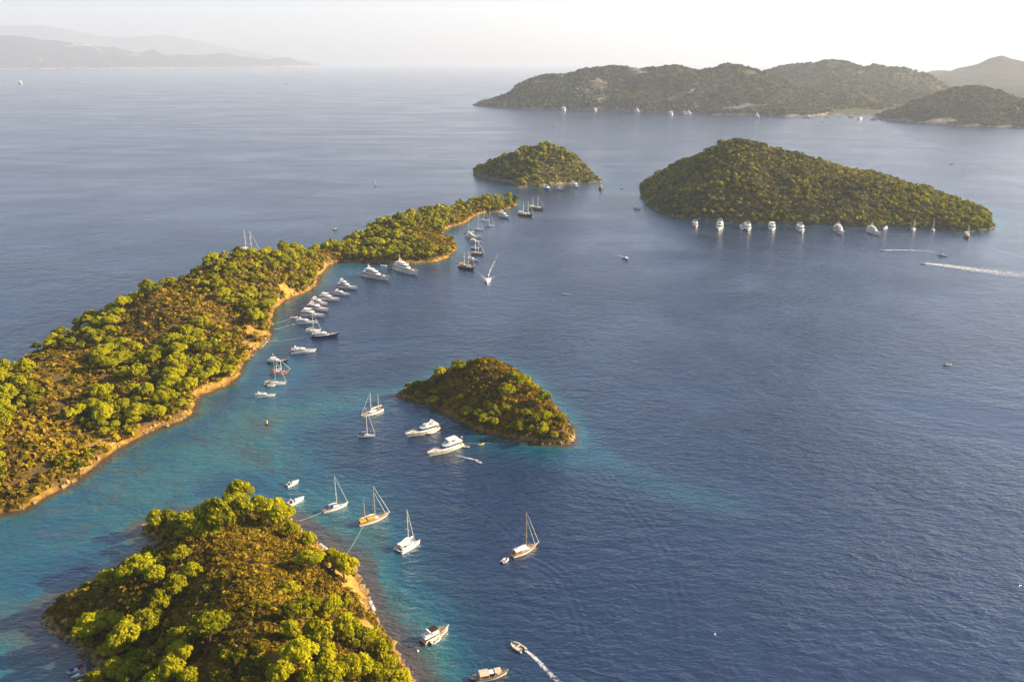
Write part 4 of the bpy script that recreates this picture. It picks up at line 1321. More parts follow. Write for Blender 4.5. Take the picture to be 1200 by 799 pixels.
def boat_super(st, bw, label, group=None, hull='gelcoat'):
    """three deck superyacht"""
    A, Bp = ends(st, bw, 0.9, 3.0)
    o, L = root_boat('superyacht', A, Bp, label, 'yacht', group)
    s = L / 36.0; bm = L * 0.215; w = bm / 2
    H = Hull(L, bm, 2.6 * s, 4.6 * s, 0.86, 2.6, 0.10, 0.40, 0.42, 0.9)
    H.build(hull, o); H.deck('teak', o, 0.3 * s)
    H.strip('hull_window', 'smoked_glass', o, 0.30, 0.74, 0.42, 0.56, 0.03)
    H.strip('waterline_stripe', 'navy_paint', o, 0, 0.97, 0, 0.06, 0.03)
    z = 2.4 * s
    lv = [(0.12, 0.77, 0.90, 2.2, 2.8), (0.19, 0.66, 0.80, 2.0, 2.4), (0.25, 0.52, 0.62, 1.0, 1.4)]
    for k, (u0, u1, ww, hh, rk) in enumerate(lv):
        B().house(H.x(u0), H.x(u1), w * ww, z, z + hh * s, rk * s, 0.3 * s, 0.90, 0.6).make('deck_house', 'gelcoat', o)
        B().house(H.x(u0), H.x(u1), w * ww, z, z + hh * s, rk * s, 0.3 * s, 0.90, 0.6, 0.04, 0.38, 0.80).make('window_band', 'smoked_glass', o)
        B().house(H.x(u0 - 0.09), H.x(u1) - rk * s + 0.5 * s, w * ww * 0.95, z + hh * s, z + (hh + 0.2) * s, 0.3 * s, 0, 0.98, 0.6).make('upper_deck', 'gelcoat', o)
        B().box(H.x(u0 - 0.085), H.x(u0) - 0.1, -w * ww * 0.8, w * ww * 0.8, z - 0.02, z + 0.06 * s).make('deck_sole', 'teak', o)
        z += (hh + 0.2) * s
    m = B()
    for y in (-1, 1):
        m.rings([[(H.x(0.30) - 1.6 * s * k + dx, y * w * 0.45 * (1 - 0.5 * k) + dy, z + 2.0 * s * k) for dx, dy in ((-.5 * s, -.12 * s), (.5 * s, -.12 * s), (.5 * s, .12 * s), (-.5 * s, .12 * s))] for k in (0, 1)])
    m.box(H.x(0.30) - 2.3 * s, H.x(0.30) - 1.0 * s, -w * 0.32, w * 0.32, z + 1.9 * s, z + 2.15 * s)
    m.tube([(H.x(0.30) - 1.6 * s, 0, z + 2.0 * s), (H.x(0.30) - 2.0 * s, 0, z + 4.6 * s)], [0.36 * s, 0.10 * s], 6)
    m.make('radar_mast', 'gelcoat', o)
    for y in (-1, 1):
        B().rings([[(H.x(0.36) + 0.6 * s * math.cos(a) * k, y * w * 0.36 + 0.6 * s * math.sin(a) * k, z + zz * s) for a in np.linspace(0, 2 * math.pi, 9)[:-1]] for k, zz in ((0.6, 0), (1, 0.35), (0.9, 0.8), (0.3, 1.1))]).make('radar_dome', 'gelcoat', o)
    B().house(H.x(0.78), H.x(0.88), w * 0.36, 3.7 * s, 4.3 * s, 0.3 * s, 0.1 * s, 0.9, 0.6).make('sun_pad', 'cushion', o)
    B().box(H.x(0) - 1.5 * s, H.x(0) + 0.02, -w * 0.8, w * 0.8, 0.4 * s, 0.65 * s).make('swim_platform', 'teak', o)
    B().box(H.x(0.02), H.x(0.10), -w * 0.6, w * 0.6, 2.4 * s, 2.9 * s).make('cockpit_seat', 'cushion', o)
    H.rail(o, 0.60, 0.985, 1.0 * s, 0.045 * s)
    return o

def rig(o, xm, zd, h, L, w, bow_x, bow_z, aft_x, aft_z, r, mat='spar_paint', stays=1, boom=True, bag='sailcloth', inner=None):
    k = r
    B().tube([(xm, 0, zd - 0.1), (xm, 0, zd + (h - zd) * 0.6), (xm, 0, h)], [k, k * 0.9, k * 0.55], 8).make('mast', mat, o)
    sp = B()
    for f in (0.36, 0.66):
        z = zd + (h - zd) * f
        sp.tube([(xm - 0.1, -w * 0.72 * (1.1 - f * 0.6), z), (xm, 0, z + 0.05), (xm - 0.1, w * 0.72 * (1.1 - f * 0.6), z)], k * 0.45, 4)
    sp.make('spreader', mat, o)
    sh = B()
    for y in (-1, 1):
        f = 0.66; z = zd + (h - zd) * f
        sh.tube([(xm - 0.25, y * w * 0.9, zd), (xm - 0.1, y * w * 0.5, z), (xm, 0, h - 0.2)], 0.018, 4)
    if aft_x is not None: sh.tube([(aft_x, 0, aft_z), (xm, 0, h - 0.1)], 0.018, 4)
    sh.make('shroud', 'wire', o)
    if bow_x is not None:
        B().tube([(bow_x, 0, bow_z), ((bow_x + xm) / 2, 0, (bow_z + h) / 2), (xm + 0.12, 0, h - 0.3)], [k * 0.62, k * 0.55, k * 0.2], 6).make('furled_jib', bag, o)
        if inner:
            B().tube([(xm + (bow_x - xm) * inner, 0, bow_z), (xm + 0.12, 0, zd + (h - zd) * 0.80)], [k * 0.65, k * 0.25], 6).make('furled_staysail', bag, o)
    if boom:
        bl = boom if not isinstance(boom, bool) else L * 0.33
        bo = B().tube([(xm - 0.1, 0, zd + 1.25), (xm - bl, 0, zd + 1.35)], k * 0.6, 6).make('boom', mat, o)
        B().tube([(xm - 0.2, 0, zd + 1.45), (xm - bl * 0.5, 0, zd + 1.55), (xm - bl * 0.98, 0, zd + 1.5)], [k * 1.3, k * 1.6, k * 0.8], 8).make('furled_sail', bag, bo)

def boat_sail(st, bw, top, label, group=None, frac=0.56, hull='gelcoat', cover='blue_canvas', deck='grey_deck', awning=False, inner=None, bag='sailcloth', stripe='antifoul_blue', mat='spar_paint', mizzen=None, over=0.08, ochre=False):
    A, Bp = ends(st, bw, 0.8, 1.3)
    o, L = root_boat('sailing_yacht', A, Bp, label, 'sailboat', group)
    bm = L * 0.28; w = bm / 2; s = L / 13.0
    H = Hull(L, bm, 1.05 * s, 1.45 * s, 0.62, 2.1, over, 0.46, 0.25, 0.7)
    H.build(hull, o); H.deck(deck, o, 0.06 * s)
    H.strip('waterline_stripe', stripe, o, 0, 0.97, 0.0, 0.12, 0.02)
    c = B().house(H.x(0.36), H.x(0.80), w * 0.55, 1.05 * s, 1.62 * s, 1.3 * s, 0.05, 0.85, 0.5).make('cabin', 'gelcoat', o)
    B().house(H.x(0.36), H.x(0.80), w * 0.55, 1.05 * s, 1.62 * s, 1.3 * s, 0.05, 0.85, 0.5, 0.02, 0.35, 0.75).make('window', 'smoked_glass', c)
    # cockpit: sole, coaming benches, wheel
    B().box(H.x(0.04), H.x(0.34), -w * 0.28, w * 0.28, 1.0 * s, 1.04 * s).make('cockpit_sole', 'teak', o)
    for y in (-1, 1):
        B().box(H.x(0.07), H.x(0.34), min(y * w * 0.3, y * w * 0.6), max(y * w * 0.3, y * w * 0.6), 1.0 * s, 1.30 * s).make('cockpit_bench', 'teak', o)
    h = top_z(st, bw, frac, top)
    xm = H.x(frac)
    r = max(0.12, L * 0.0115)
    p = H.pt(0.985, 1.0)
    rig(o, xm, 1.3 * s, h, L, w, p[0], p[2] + 0.1, H.x(0.01), 1.1 * s, r, mat, 1, True, bag, inner)
    if awning:
        B().canopy(H.x(0.08), xm - 0.3, w * 0.75, 2.35 * s, 0.45 * s, 0.05).make('awning', 'sailcloth', o)
        q = B()
        for x in (H.x(0.09), H.x(0.30), xm - 0.5):
            for y in (-1, 1): q.tube([(x, y * w * 0.72, 1.0 * s), (x, y * w * 0.72, 2.38 * s)], 0.03, 4)
        q.make('awning_post', 'alloy', o)
    elif cover:
        V = []
        B().canopy(H.x(0.30), H.x(0.43), w * 0.56, 1.65 * s, 0.55 * s, 0.05).make('sprayhood', cover, o)
        B().canopy(H.x(0.06), H.x(0.25), w * 0.62, 2.35 * s, 0.22 * s, 0.05).make('bimini', cover, o)
        q = B()
        for x in (H.x(0.07), H.x(0.24)):
            for y in (-1, 1): q.tube([(x, y * w * 0.6, 1.0 * s), (x, y * w * 0.6, 2.38 * s)], 0.03, 4)
        q.make('bimini_frame', 'alloy', o)
    if ochre:
        B().canopy(H.x(0.30), H.x(0.58), w * 0.80, 1.95 * s, 0.35 * s, 0.05).make('awning', 'ochre_canvas', o)
        B().canopy(H.x(0.03), H.x(0.26), w * 0.80, 1.75 * s, 0.30 * s, 0.05).make('awning', 'ochre_canvas', o)
        q = B()
        for x in (H.x(0.04), H.x(0.25), H.x(0.31), H.x(0.57)):
            for y in (-1, 1): q.tube([(x, y * w * 0.74, 1.0 * s), (x, y * w * 0.74, 2.0 * s if x > H.x(0.28) else 1.8 * s)], 0.03, 4)
        q.make('awning_post', 'alloy', o)
    if mizzen:
        hz = top_z(st, bw, mizzen[0], mizzen[1])
        rig(o, H.x(mizzen[0]), 1.1 * s, hz, L, w * 0.8, None, None, H.x(0.0), 1.1 * s, r * 0.8, mat, 0, L * 0.16, bag)
    B().box(H.x(0) - 0.35 * s, H.x(0) + 0.02, -w * 0.5, w * 0.5, 0.25 * s, 0.36 * s).make('swim_platform', 'teak', o)
    B().tube([(H.x(0.12) + 0.35 * s * 0, 0.4 * s * math.cos(a), 1.55 * s + 0.4 * s * math.sin(a)) for a in np.linspace(0, 2 * math.pi, 13)], 0.03, 4).make('steering_wheel', 'alloy', o)
    H.rail(o, 0.10, 0.985, 0.6 * s, 0.02)
    return o

def boat_gulet(st, bw, tops, label, group=None, hull='dark_wood', house='varnished_wood', awn='beige_canvas', fr=(0.32, 0.66), deck='teak', bag='sailcloth', sprit=True, stripe='antifoul_red', foreawn=True):
    A, Bp = ends(st, bw, 1.5, 2.2)
    o, L = root_boat('gulet', A, Bp, label, 'gulet', group)
    Lh = L * (0.90 if sprit else 1.0)
    bm = Lh * 0.27; w = bm / 2; s = L / 22.0
    H = Hull(Lh, bm, 2.1 * s, 2.7 * s, 0.70, 2.2, 0.10, 0.46, 0.30, 0.8, 0.4)
    hu = H.build(hull, o); H.deck(deck, o, 0.35 * s)
    H.strip('gunwale', 'gelcoat' if hull != 'gelcoat' else 'varnished_wood', o, 0.0, 0.985, 0.90, 1.0, 0.04)
    H.strip('waterline_stripe', stripe, o, 0, 0.97, 0, 0.08, 0.03)
    c = B().house(H.x(0.20), H.x(0.56), w * 0.56, 1.8 * s, 3.3 * s, 0.6 * s, 0.1, 0.94, 0.7).make('deck_house', house, o)
    B().house(H.x(0.20), H.x(0.56), w * 0.56, 1.8 * s, 3.3 * s, 0.6 * s, 0.1, 0.94, 0.7, 0.03, 0.45, 0.78).make('window', 'smoked_glass', c)
    B().house(H.x(0.18), H.x(0.55), w * 0.60, 3.3 * s, 3.42 * s, 0.1, 0, 0.99, 0.7).make('house_roof', 'gelcoat', o)
    B().canopy(H.x(0.02), H.x(0.30), w * 0.86, 4.1 * s, 0.35 * s, 0.07).make('awning', awn, o)
    q = B()
    for x in (H.x(0.03), H.x(0.16), H.x(0.29)):
        for y in (-1, 1): q.tube([(x, y * w * 0.80, 1.8 * s), (x, y * w * 0.80, 4.14 * s)], 0.05 * s, 4)
    q.make('awning_post', 'alloy', o)
    if foreawn:
        B().canopy(H.x(0.60), H.x(0.84), w * 0.62, 3.5 * s, 0.3 * s, 0.06).make('awning', awn, o)
    B().house(H.x(0.68), H.x(0.82), w * 0.4, 2.2 * s, 2.6 * s, 0.2 * s, 0.1, 0.9, 0.7).make('sun_pad', 'cushion', o)
    p = H.pt(0.99, 1.0)
    bx, bz = p[0], p[2]
    if sprit:
        B().tube([(bx - 1.5 * s, 0, bz - 0.2 * s), (L / 2 + (H.x(0.0) + Lh * 0.5) * 0, 0, bz + 0.8 * s)], [0.18 * s, 0.08 * s], 6).make('bowsprit', 'varnished_wood', o)
        bx, bz = L / 2 - 0.2, bz + 0.75 * s
    for f, tp in zip(fr, tops):
        h = top_z(st, bw, f, tp)
        main = f == max(fr)
        rig(o, H.x(f), 2.0 * s, h, L, w, bx if main else None, bz, H.x(0.0) if not main else None, 2.2 * s, max(0.15, L * 0.0085), 'spar_paint', 1, L * 0.20, bag)
    B().box(H.x(0) - 0.8 * s, H.x(0) + 0.05, -w * 0.5, w * 0.5, 0.4 * s, 0.55 * s).make('swim_platform', 'teak', o)
    H.rail(o, 0.05, 0.97, 0.6 * s, 0.035 * s)
    return o

def boat_cat(st, bw, top, label, group=None, frac=0.58):
    A, Bp = ends(st, bw, 0.9, 1.3)
    o, L = root_boat('sailing_catamaran', A, Bp, label, 'catamaran', group)
    s = L / 13.0; bm = L * 0.56; off = bm / 2 - 0.95 * s
    for y in (-1, 1):
        h = Hull(L, 1.9 * s, 1.25 * s, 1.75 * s, 0.72, 2.6, 0.03, 0.40, 0.10, 0.7)
        hu = h.build('gelcoat', o); hu.location = (0, y * off, 0)
        d = h.deck('grey_deck', o, 0.05); d.location = (0, y * off, 0)
        wd = h.strip('hull_window', 'smoked_glass', o, 0.35, 0.62, 0.55, 0.72, 0.02); wd.location = (0, y * off, 0)
        st_ = B().box(h.x(0) - 0.5 * s, h.x(0) + 0.02, -0.7 * s, 0.7 * s, 0.3 * s, 0.45 * s).make('stern_step', 'gelcoat', o); st_.location = (0, y * off, 0)
    H = h
    B().box(H.x(0.10), H.x(0.62), -off, off, 0.95 * s, 1.42 * s).make('bridge_deck', 'gelcoat', o)
    B().house(H.x(0.28), H.x(0.74), off * 0.86, 1.40 * s, 2.65 * s, 1.6 * s, 0.1, 0.84, 0.7).make('saloon', 'gelcoat', o)
    B().house(H.x(0.28), H.x(0.74), off * 0.86, 1.40 * s, 2.65 * s, 1.6 * s, 0.1, 0.84, 0.7, 0.03, 0.40, 0.84).make('window_band', 'smoked_glass', o)
    B().canopy(H.x(0.08), H.x(0.40), off * 0.80, 3.15 * s, 0.20 * s, 0.09 * s).make('hardtop', 'gelcoat', o)
    q = B()
    for x in (H.x(0.09), H.x(0.38)):
        for y in (-1, 1): q.tube([(x, y * off * 0.74, 1.4 * s), (x, y * off * 0.74, 3.2 * s)], 0.05, 4)
    q.make('hardtop_post', 'alloy', o)
    B().box(H.x(0.10), H.x(0.27), -off * 0.7, off * 0.7, 1.44 * s, 1.80 * s).make('cockpit_seat', 'cushion', o)
    t = B()
    for y in (-1, 1):
        t.add([(H.x(0.64), y * 0.05, 1.25 * s), (H.x(0.90), y * 0.05, 1.25 * s), (H.x(0.90), y * off * 0.92, 1.25 * s), (H.x(0.64), y * off * 0.92, 1.25 * s)], [(0, 1, 2, 3)])
    t.make('trampoline', 'rubber_grey', o)
    B().tube([(H.x(0.905), -off, 1.35 * s), (H.x(0.905), off, 1.35 * s)], 0.10 * s, 6).make('cross_beam', 'alloy', o)
    h = top_z(st, bw, frac, top)
    rig(o, H.x(frac), 2.6 * s, h, L, off, H.x(0.905), 1.4 * s, None, None, max(0.13, L * 0.0105), 'spar_paint', 1, L * 0.30)
    B().box(H.x(0.0) - 0.3 * s, H.x(0.04), -off * 0.5, off * 0.5, 0.75 * s, 1.05 * s).make('tender_cradle', 'rubber_white', o)
    return o

def boat_speed(st, bw, label, group=None, arch=True, hull='gelcoat', name='speedboat', canopy=None, cuddy=True):
    A, Bp = ends(st, bw, 0.6, 1.0)
    o, L = root_boat(name, A, Bp, label, 'motorboat', group)
    s = L / 7.5; bm = L * 0.33; w = bm / 2
    H = Hull(L, bm, 0.85 * s, 1.15 * s, 0.88, 2.3, 0.10, 0.40, 0.40, 0.4)
    H.build(hull, o)
    H.deck('gelcoat', o, 0.0, 0.40)
    H.strip('rubbing_strake', 'navy_paint', o, 0.0, 0.97, 0.70, 0.80, 0.02)
    B().box(H.x(0.03), H.x(0.42), -w * 0.86, w * 0.86, 0.32 * s, 0.40 * s).make('cockpit_sole', 'teak', o)
    for y in (-1, 1):
        B().box(H.x(0.0), H.x(0.42), min(y * w * 0.84, y * w * 0.99), max(y * w * 0.84, y * w * 0.99), 0.75 * s, 0.88 * s).make('side_deck', 'gelcoat', o)
    B().box(H.x(0.06), H.x(0.14), -w * 0.8, w * 0.8, 0.40 * s, 0.78 * s).make('bench_seat', 'cushion', o)
    for y in (-0.45, 0.45):
        B().box(H.x(0.28), H.x(0.34), (y - 0.2) * w, (y + 0.2) * w, 0.40 * s, 1.10 * s).make('seat', 'cushion', o)
    if cuddy:
        B().house(H.x(0.42), H.x(0.80), w * 0.66, 0.95 * s, 1.38 * s, 1.4 * s, 0.05, 0.80, 0.5).make('cuddy', 'gelcoat', o)
    B().rings([[(H.x(0.46) - 0.5 * s * k + dx, y * w * 0.74, 1.2 * s + 0.55 * s * k) for dx, y in ((0, -1), (0.35 * s, -0.5), (0.35 * s, 0.5), (0, 1), (-0.05, 1), (0.30 * s, 0.5), (0.30 * s, -0.5), (-0.05, -1))] for k in (0, 1)]).make('windscreen', 'smoked_glass', o)
    if arch:
        a = B()
        for y in (-1, 1):
            a.tube([(H.x(0.20), y * w * 0.9, 0.8 * s), (H.x(0.26), y * w * 0.82, 1.75 * s)], [0.10 * s, 0.08 * s], 5)
        a.box(H.x(0.25), H.x(0.30), -w * 0.84, w * 0.84, 1.70 * s, 1.84 * s)
        a.make('roll_bar', 'gelcoat', o)
    if canopy:
        B().canopy(H.x(0.12), H.x(0.50), w * 0.85, 1.85 * s, 0.2 * s, 0.05).make('bimini', canopy, o)
        q = B()
        for x in (H.x(0.13), H.x(0.48)):
            for y in (-1, 1): q.tube([(x, y * w * 0.82, 0.8 * s), (x, y * w * 0.82, 1.88 * s)], 0.03, 4)
        q.make('bimini_frame', 'alloy', o)
    B().box(H.x(0) - 0.55 * s, H.x(0) + 0.02, -w * 0.75, w * 0.75, 0.18 * s, 0.28 * s).make('swim_platform', 'teak', o)
    eng = B().house(H.x(0) - 0.5 * s, H.x(0) + 0.1, 0.24 * s, 0.35 * s, 1.10 * s, 0.08, 0.12, 0.7, 0.7).make('outboard_engine', 'outboard_black', o)
    return o

def boat_tender(c, heading, L, label, group=None, mat='rubber_white', name='inflatable_dinghy', crew=False):
    o = bpy.data.objects.new(name, None); COL.objects.link(o)
    o.location = (c[0], c[1], 0); o.rotation_euler = (0, 0, heading)
    tag(o, label, 'dinghy', group)
    w = L * 0.22; r = L * 0.062
    path = [(-L / 2, -w, r * 1.0), (L * 0.15, -w, r * 1.05), (L * 0.36, -w * 0.62, r * 1.35), (L * 0.48, 0, r * 1.6), (L * 0.36, w * 0.62, r * 1.35), (L * 0.15, w, r * 1.05), (-L / 2, w, r * 1.0)]
    B().tube(path, [r * 0.6, r, r, r * 0.95, r, r, r * 0.6], 8).make('buoyancy_tube', mat, o, smooth=True)
    B().add([(-L * 0.42, -w, 0.12), (L * 0.2, -w, 0.12), (L * 0.42, 0, 0.2), (L * 0.2, w, 0.12), (-L * 0.42, w, 0.12)], [(0, 1, 2, 3, 4)]).make('floor', 'grey_deck', o)
    B().box(-L * 0.42, -L * 0.38, -w * 0.9, w * 0.9, 0.1, r * 2.2).make('transom', 'gelcoat', o)
    B().box(-L * 0.06, L * 0.03, -w * 0.9, w * 0.9, r * 1.4, r * 1.8).make('thwart', 'cushion', o)
    B().house(-L * 0.52, -L * 0.40, L * 0.05, 0.1, r * 4.2, 0.05, 0.03, 0.75, 0.7).make('outboard_engine', 'outboard_black', o)
    return o

def dinghy_at(px, py, hd_px, L, label, **k):
    c = G(px, py, 0.3); e = G(px + hd_px[0], py + hd_px[1], 0.3)
    return boat_tender(c, math.atan2(e[1] - c[1], e[0] - c[0]), L, label, **k)

def boat_trawler(st, bw, label):
    """tall two-deck trawler yacht with a dark awning over the upper helm"""
    A, Bp = ends(st, bw, 1.0, 2.4)
    o, L = root_boat('trawler_yacht', A, Bp, label, 'yacht')
    s = L / 14.0; bm = L * 0.33; w = bm / 2
    H = Hull(L, bm, 1.5 * s, 2.5 * s, 0.88, 2.6, 0.07, 0.42, 0.35, 0.7)
    H.build('cream_gelcoat', o); H.deck('teak', o, 0.15)
    H.strip('waterline_stripe', 'antifoul_red', o, 0, 0.97, 0, 0.1, 0.02)
    H.strip('hull_window', 'smoked_glass', o, 0.45, 0.70, 0.55, 0.72, 0.02)
    B().house(H.x(0.03), H.x(0.66), w * 0.86, 1.3 * s, 3.3 * s, 0.9 * s, 0.05, 0.95, 0.75).make('saloon', 'cream_gelcoat', o)
    B().house(H.x(0.03), H.x(0.66), w * 0.86, 1.3 * s, 3.3 * s, 0.9 * s, 0.05, 0.95, 0.75, 0.03, 0.45, 0.82).make('window_band', 'smoked_glass', o)
    B().house(H.x(-0.01), H.x(0.62), w * 0.95, 3.3 * s, 3.46 * s, 0.3, 0, 0.99, 0.75).make('upper_deck', 'gelcoat', o)
    B().house(H.x(0.30), H.x(0.60), w * 0.78, 3.46 * s, 4.35 * s, 0.6 * s, 0.1, 0.92, 0.7).make('upper_helm', 'gelcoat', o)
    B().canopy(H.x(0.27), H.x(0.56), w * 0.74, 5.05 * s, 0.2 * s, 0.08).make('awning', 'dark_canvas', o)
    q = B()
    for x in (H.x(0.28), H.x(0.55)):
        for y in (-1, 1): q.tube([(x, y * w * 0.68, 3.46 * s), (x, y * w * 0.68, 5.1 * s)], 0.05, 4)
    q.make('awning_post', 'alloy', o)
    B().box(H.x(0.05), H.x(0.26), -w * 0.6, w * 0.6, 3.48 * s, 3.85 * s).make('tender_cover', 'gelcoat', o)
    a = B()
    for y in (-1, 1): a.tube([(H.x(0.27), y * w * 0.8, 3.4 * s), (H.x(0.22), y * w * 0.74, 5.3 * s)], 0.10 * s, 5)
    a.box(H.x(0.20), H.x(0.25), -w * 0.76, w * 0.76, 5.25 * s, 5.4 * s)
    a.make('radar_arch', 'gelcoat', o)
    B().box(H.x(0) - 1.3 * s, H.x(0) + 0.02, -w * 0.8, w * 0.8, 0.3 * s, 0.45 * s).make('swim_platform', 'dark_wood', o)
    H.rail(o, 0.5, 0.985, 0.9 * s, 0.035)
    B().tube([(H.x(0.97), 0, 2.3 * s), (H.x(1.0) + 1.3 * s, 0, 2.6 * s)], [0.12 * s, 0.06 * s], 5).make('bow_pulpit', 'alloy', o)
    return o

def boat_canopied(st, bw, label):
    """wooden motor boat shaded by two beige awnings"""
    A, Bp = ends(st, bw, 1.0, 1.8)
    o, L = root_boat('awning_boat', A, Bp, label, 'motorboat')
    s = L / 12.0; bm = L * 0.33; w = bm / 2
    H = Hull(L, bm, 1.15 * s, 1.8 * s, 0.82, 2.3, 0.08, 0.44, 0.3, 0.6)
    H.build('cream_gelcoat', o); H.deck('teak', o, 0.15)
    H.strip('gunwale', 'varnished_wood', o, 0, 0.985, 0.84, 1.0, 0.04)
    H.strip('waterline_stripe', 'antifoul_red', o, 0, 0.97, 0, 0.1, 0.02)
    c = B().house(H.x(0.34), H.x(0.64), w * 0.62, 1.0 * s, 2.5 * s, 0.5 * s, 0.1, 0.92, 0.7).make('wheelhouse', 'varnished_wood', o)
    B().house(H.x(0.34), H.x(0.64), w * 0.62, 1.0 * s, 2.5 * s, 0.5 * s, 0.1, 0.92, 0.7, 0.03, 0.45, 0.82).make('window', 'smoked_glass', c)
    B().house(H.x(0.40), H.x(0.60), w * 0.55, 2.5 * s, 2.62 * s, 0.1, 0.05, 0.98, 0.7).make('wheelhouse_roof', 'gelcoat', o)
    B().canopy(H.x(0.08), H.x(0.39), w * 0.92, 2.55 * s, 0.2 * s, 0.06).make('awning', 'beige_canvas', o)
    B().canopy(H.x(0.60), H.x(0.82), w * 0.72, 2.6 * s, 0.2 * s, 0.06).make('awning', 'beige_canvas', o)
    q = B()
    for x, k in ((H.x(0.09), 0.86), (H.x(0.38), 0.86), (H.x(0.61), 0.66), (H.x(0.81), 0.6)):
        for y in (-1, 1): q.tube([(x, y * w * k, 1.0 * s), (x, y * w * k, 2.62 * s)], 0.045, 4)
    q.make('awning_post', 'alloy', o)
    B().box(H.x(0.04), H.x(0.12), -w * 0.7, w * 0.7, 1.0 * s, 1.4 * s).make('bench_seat', 'cushion', o)
    B().house(H.x(0.66), H.x(0.78), w * 0.4, 1.25 * s, 1.6 * s, 0.2, 0.1, 0.9, 0.7).make('sun_pad', 'cushion', o)
    B().tube([(H.x(0.95), 0, 1.6 * s), (H.x(1.0) + 1.0 * s, 0, 1.9 * s)], [0.12, 0.06], 5).make('bow_pulpit', 'alloy', o)
    B().box(H.x(0) - 0.8 * s, H.x(0) + 0.02, -w * 0.6, w * 0.6, 0.25 * s, 0.38 * s).make('swim_platform', 'teak', o)
    H.rail(o, 0.55, 0.985, 0.6 * s, 0.03)
    return o

# ---- the near boats
boat_sail((378.5, 598), (408, 588), 558, 'white sloop with blue sprayhood moored by a stern line to the nearest islet', frac=0.60)
boat_sail((420, 613.5), (457.5, 600), 569, 'two masted cream ketch with ochre awnings off the nearest islet', frac=0.60, hull='cream_gelcoat', deck='teak', cover=None, inner=0.72, mizzen=(0.24, 582), ochre=True, mat='spar_wood', over=0.14)
boat_cat((466.5, 643.5), (488, 629), 597, 'white sailing catamaran anchored off the nearest islet')
boat_sail((600.5, 650), (632, 635), 599, 'varnished cream sloop with long white awning alone in deep water', frac=0.60, hull='cream_gelcoat', deck='teak', cover=None, awning=True, inner=0.70, mat='spar_wood', over=0.16)
dinghy_at(591.5, 656, (3, -2.4), 3.4, 'small grey inflatable trailing behind the lone cream sloop', mat='rubber_white')
boat_trawler((496, 750), (526, 729.5), 'tall cream trawler yacht with dark awning over its upper helm')
dinghy_at(509.5, 749.5, (4, -2.8), 4.0, 'white tender lying alongside the tall cream trawler yacht')
boat_canopied((559, 792.5), (596, 782.5), 'wooden motor boat under two beige awnings at the bottom edge')
dinghy_at(557, 792.5, (-3, 0.6), 3.2, 'grey dinghy tied to the stern of the beige awning boat', mat='rubber_grey')
dinghy_at(606.5, 757.5, (-6, -3.9), 4.9, 'fast inflatable boat running ahead of a curling white wake', mat='beige_canvas', name='inflatable_speedboat')
boat_motor((513.5, 500), (474.5, 508.5), 'cream flybridge yacht, upper of the two beside the middle islet', hull='cream_gelcoat')
dinghy_at(505.5, 506, (-4, 1.6), 4.4, 'white jet tender lying alongside the upper of the two cream yachts')
boat_motor((540.5, 519.5), (500.5, 531), 'cream hardtop yacht with red flag at its stern beside the middle islet', hull='cream_gelcoat', hardtop=True, flag=True)
boat_speed((559, 539.2), (565, 541), 'white speedboat passing the red flag yacht with a thin wake', arch=False, cuddy=False)
dinghy_at(544.7, 522.8, (3, 0.4), 3.8, 'pale grey dinghy astern of the red flag yacht', mat='rubber_grey')
boat_speed((336, 568.8), (350.5, 561), 'white day cruiser, upper of two small boats off the islet tip')
boat_speed((337.2, 591), (357, 581), 'long white sports boat with roll bar, lower of two off the islet tip')
boat_speed((101, 779.5), (77.5, 786.5), 'small cruiser with dark red bimini and blue bow cover in the left cove', name='cabin_cruiser', canopy='red_canvas')
boat_speed((101.5, 785.5), (82, 791.5), 'open white dayboat rafted to the red bimini cruiser', arch=False)
# cover on the cruiser's bow
_A, _B = ends((101, 779.5), (77.5, 786.5), 0.6, 1.0)
for o_ in list(COL.objects):
    if o_.name.startswith('cabin_cruiser'):
        L_ = math.hypot(_B[0] - _A[0], _B[1] - _A[1])
        B().canopy(L_ * 0.12, L_ * 0.34, L_ * 0.12, L_ * 0.19, L_ * 0.02, 0.04).make('bow_cover', 'blue_canvas', o_)
boat_sail((448, 478.5), (423, 487), 461, 'white two masted ketch off the left tip of the middle islet', frac=0.60, cover=None, awning=False, hull='gelcoat', deck='teak', mizzen=(0.20, 462), over=0.12, inner=None)
boat_sail((419.5, 509.5), (440, 508), 478, 'white sloop with blue sprayhood just below the two masted ketch', frac=0.58)

# ---- boats along the peninsula
G_ROW = 'motor yachts moored along the ochre shore'
boat_motor((341, 412.5), (371.5, 408), 'cream yacht moored alone in front of the ochre cliff', beamk=0.25)
boat_motor((313.5, 424), (338, 420), 'navy hulled motor yacht with white top and brown cabin', hull='navy_paint', sup='gelcoat', deck='teak', hardtop=True)
boat_gulet((315.5, 436), (341, 431.5), (424, 420.5), 'varnished gulet with dark red awnings', hull='varnished_wood', awn='red_canvas', fr=(0.36, 0.62), deck='teak', stripe='gelcoat')
boat_sail((309.5, 449.5), (336, 447), 414, 'white sloop with tall mast in front of the red awning gulet', frac=0.56, cover='beige_canvas')
dinghy_at(318, 451.5, (4, -0.5), 4.2, 'white tender alongside the tall masted white sloop')
boat_motor((299, 464), (323.5, 459.5), 'small motor yacht with dark striped hull, nearest of the shore row', stripe='navy_paint', beamk=0.24)
boat_motor((365, 394.5), (397.5, 390), 'long low yacht with navy hull', hull='navy_paint', beamk=0.20)
boat_sail((358, 387.5), (376.5, 385), 366, 'short white sloop half hidden behind the navy hulled yacht', frac=0.55, cover='sailcloth')
boat_motor((347.5, 377.5), (373, 375.5), 'white flybridge yacht next before the half hidden sloop', group=G_ROW)
boat_motor((353, 368), (381, 368.5), 'white yacht with dark window band, second above the half hidden sloop', group=G_ROW, stripe='navy_paint', hardtop=True)
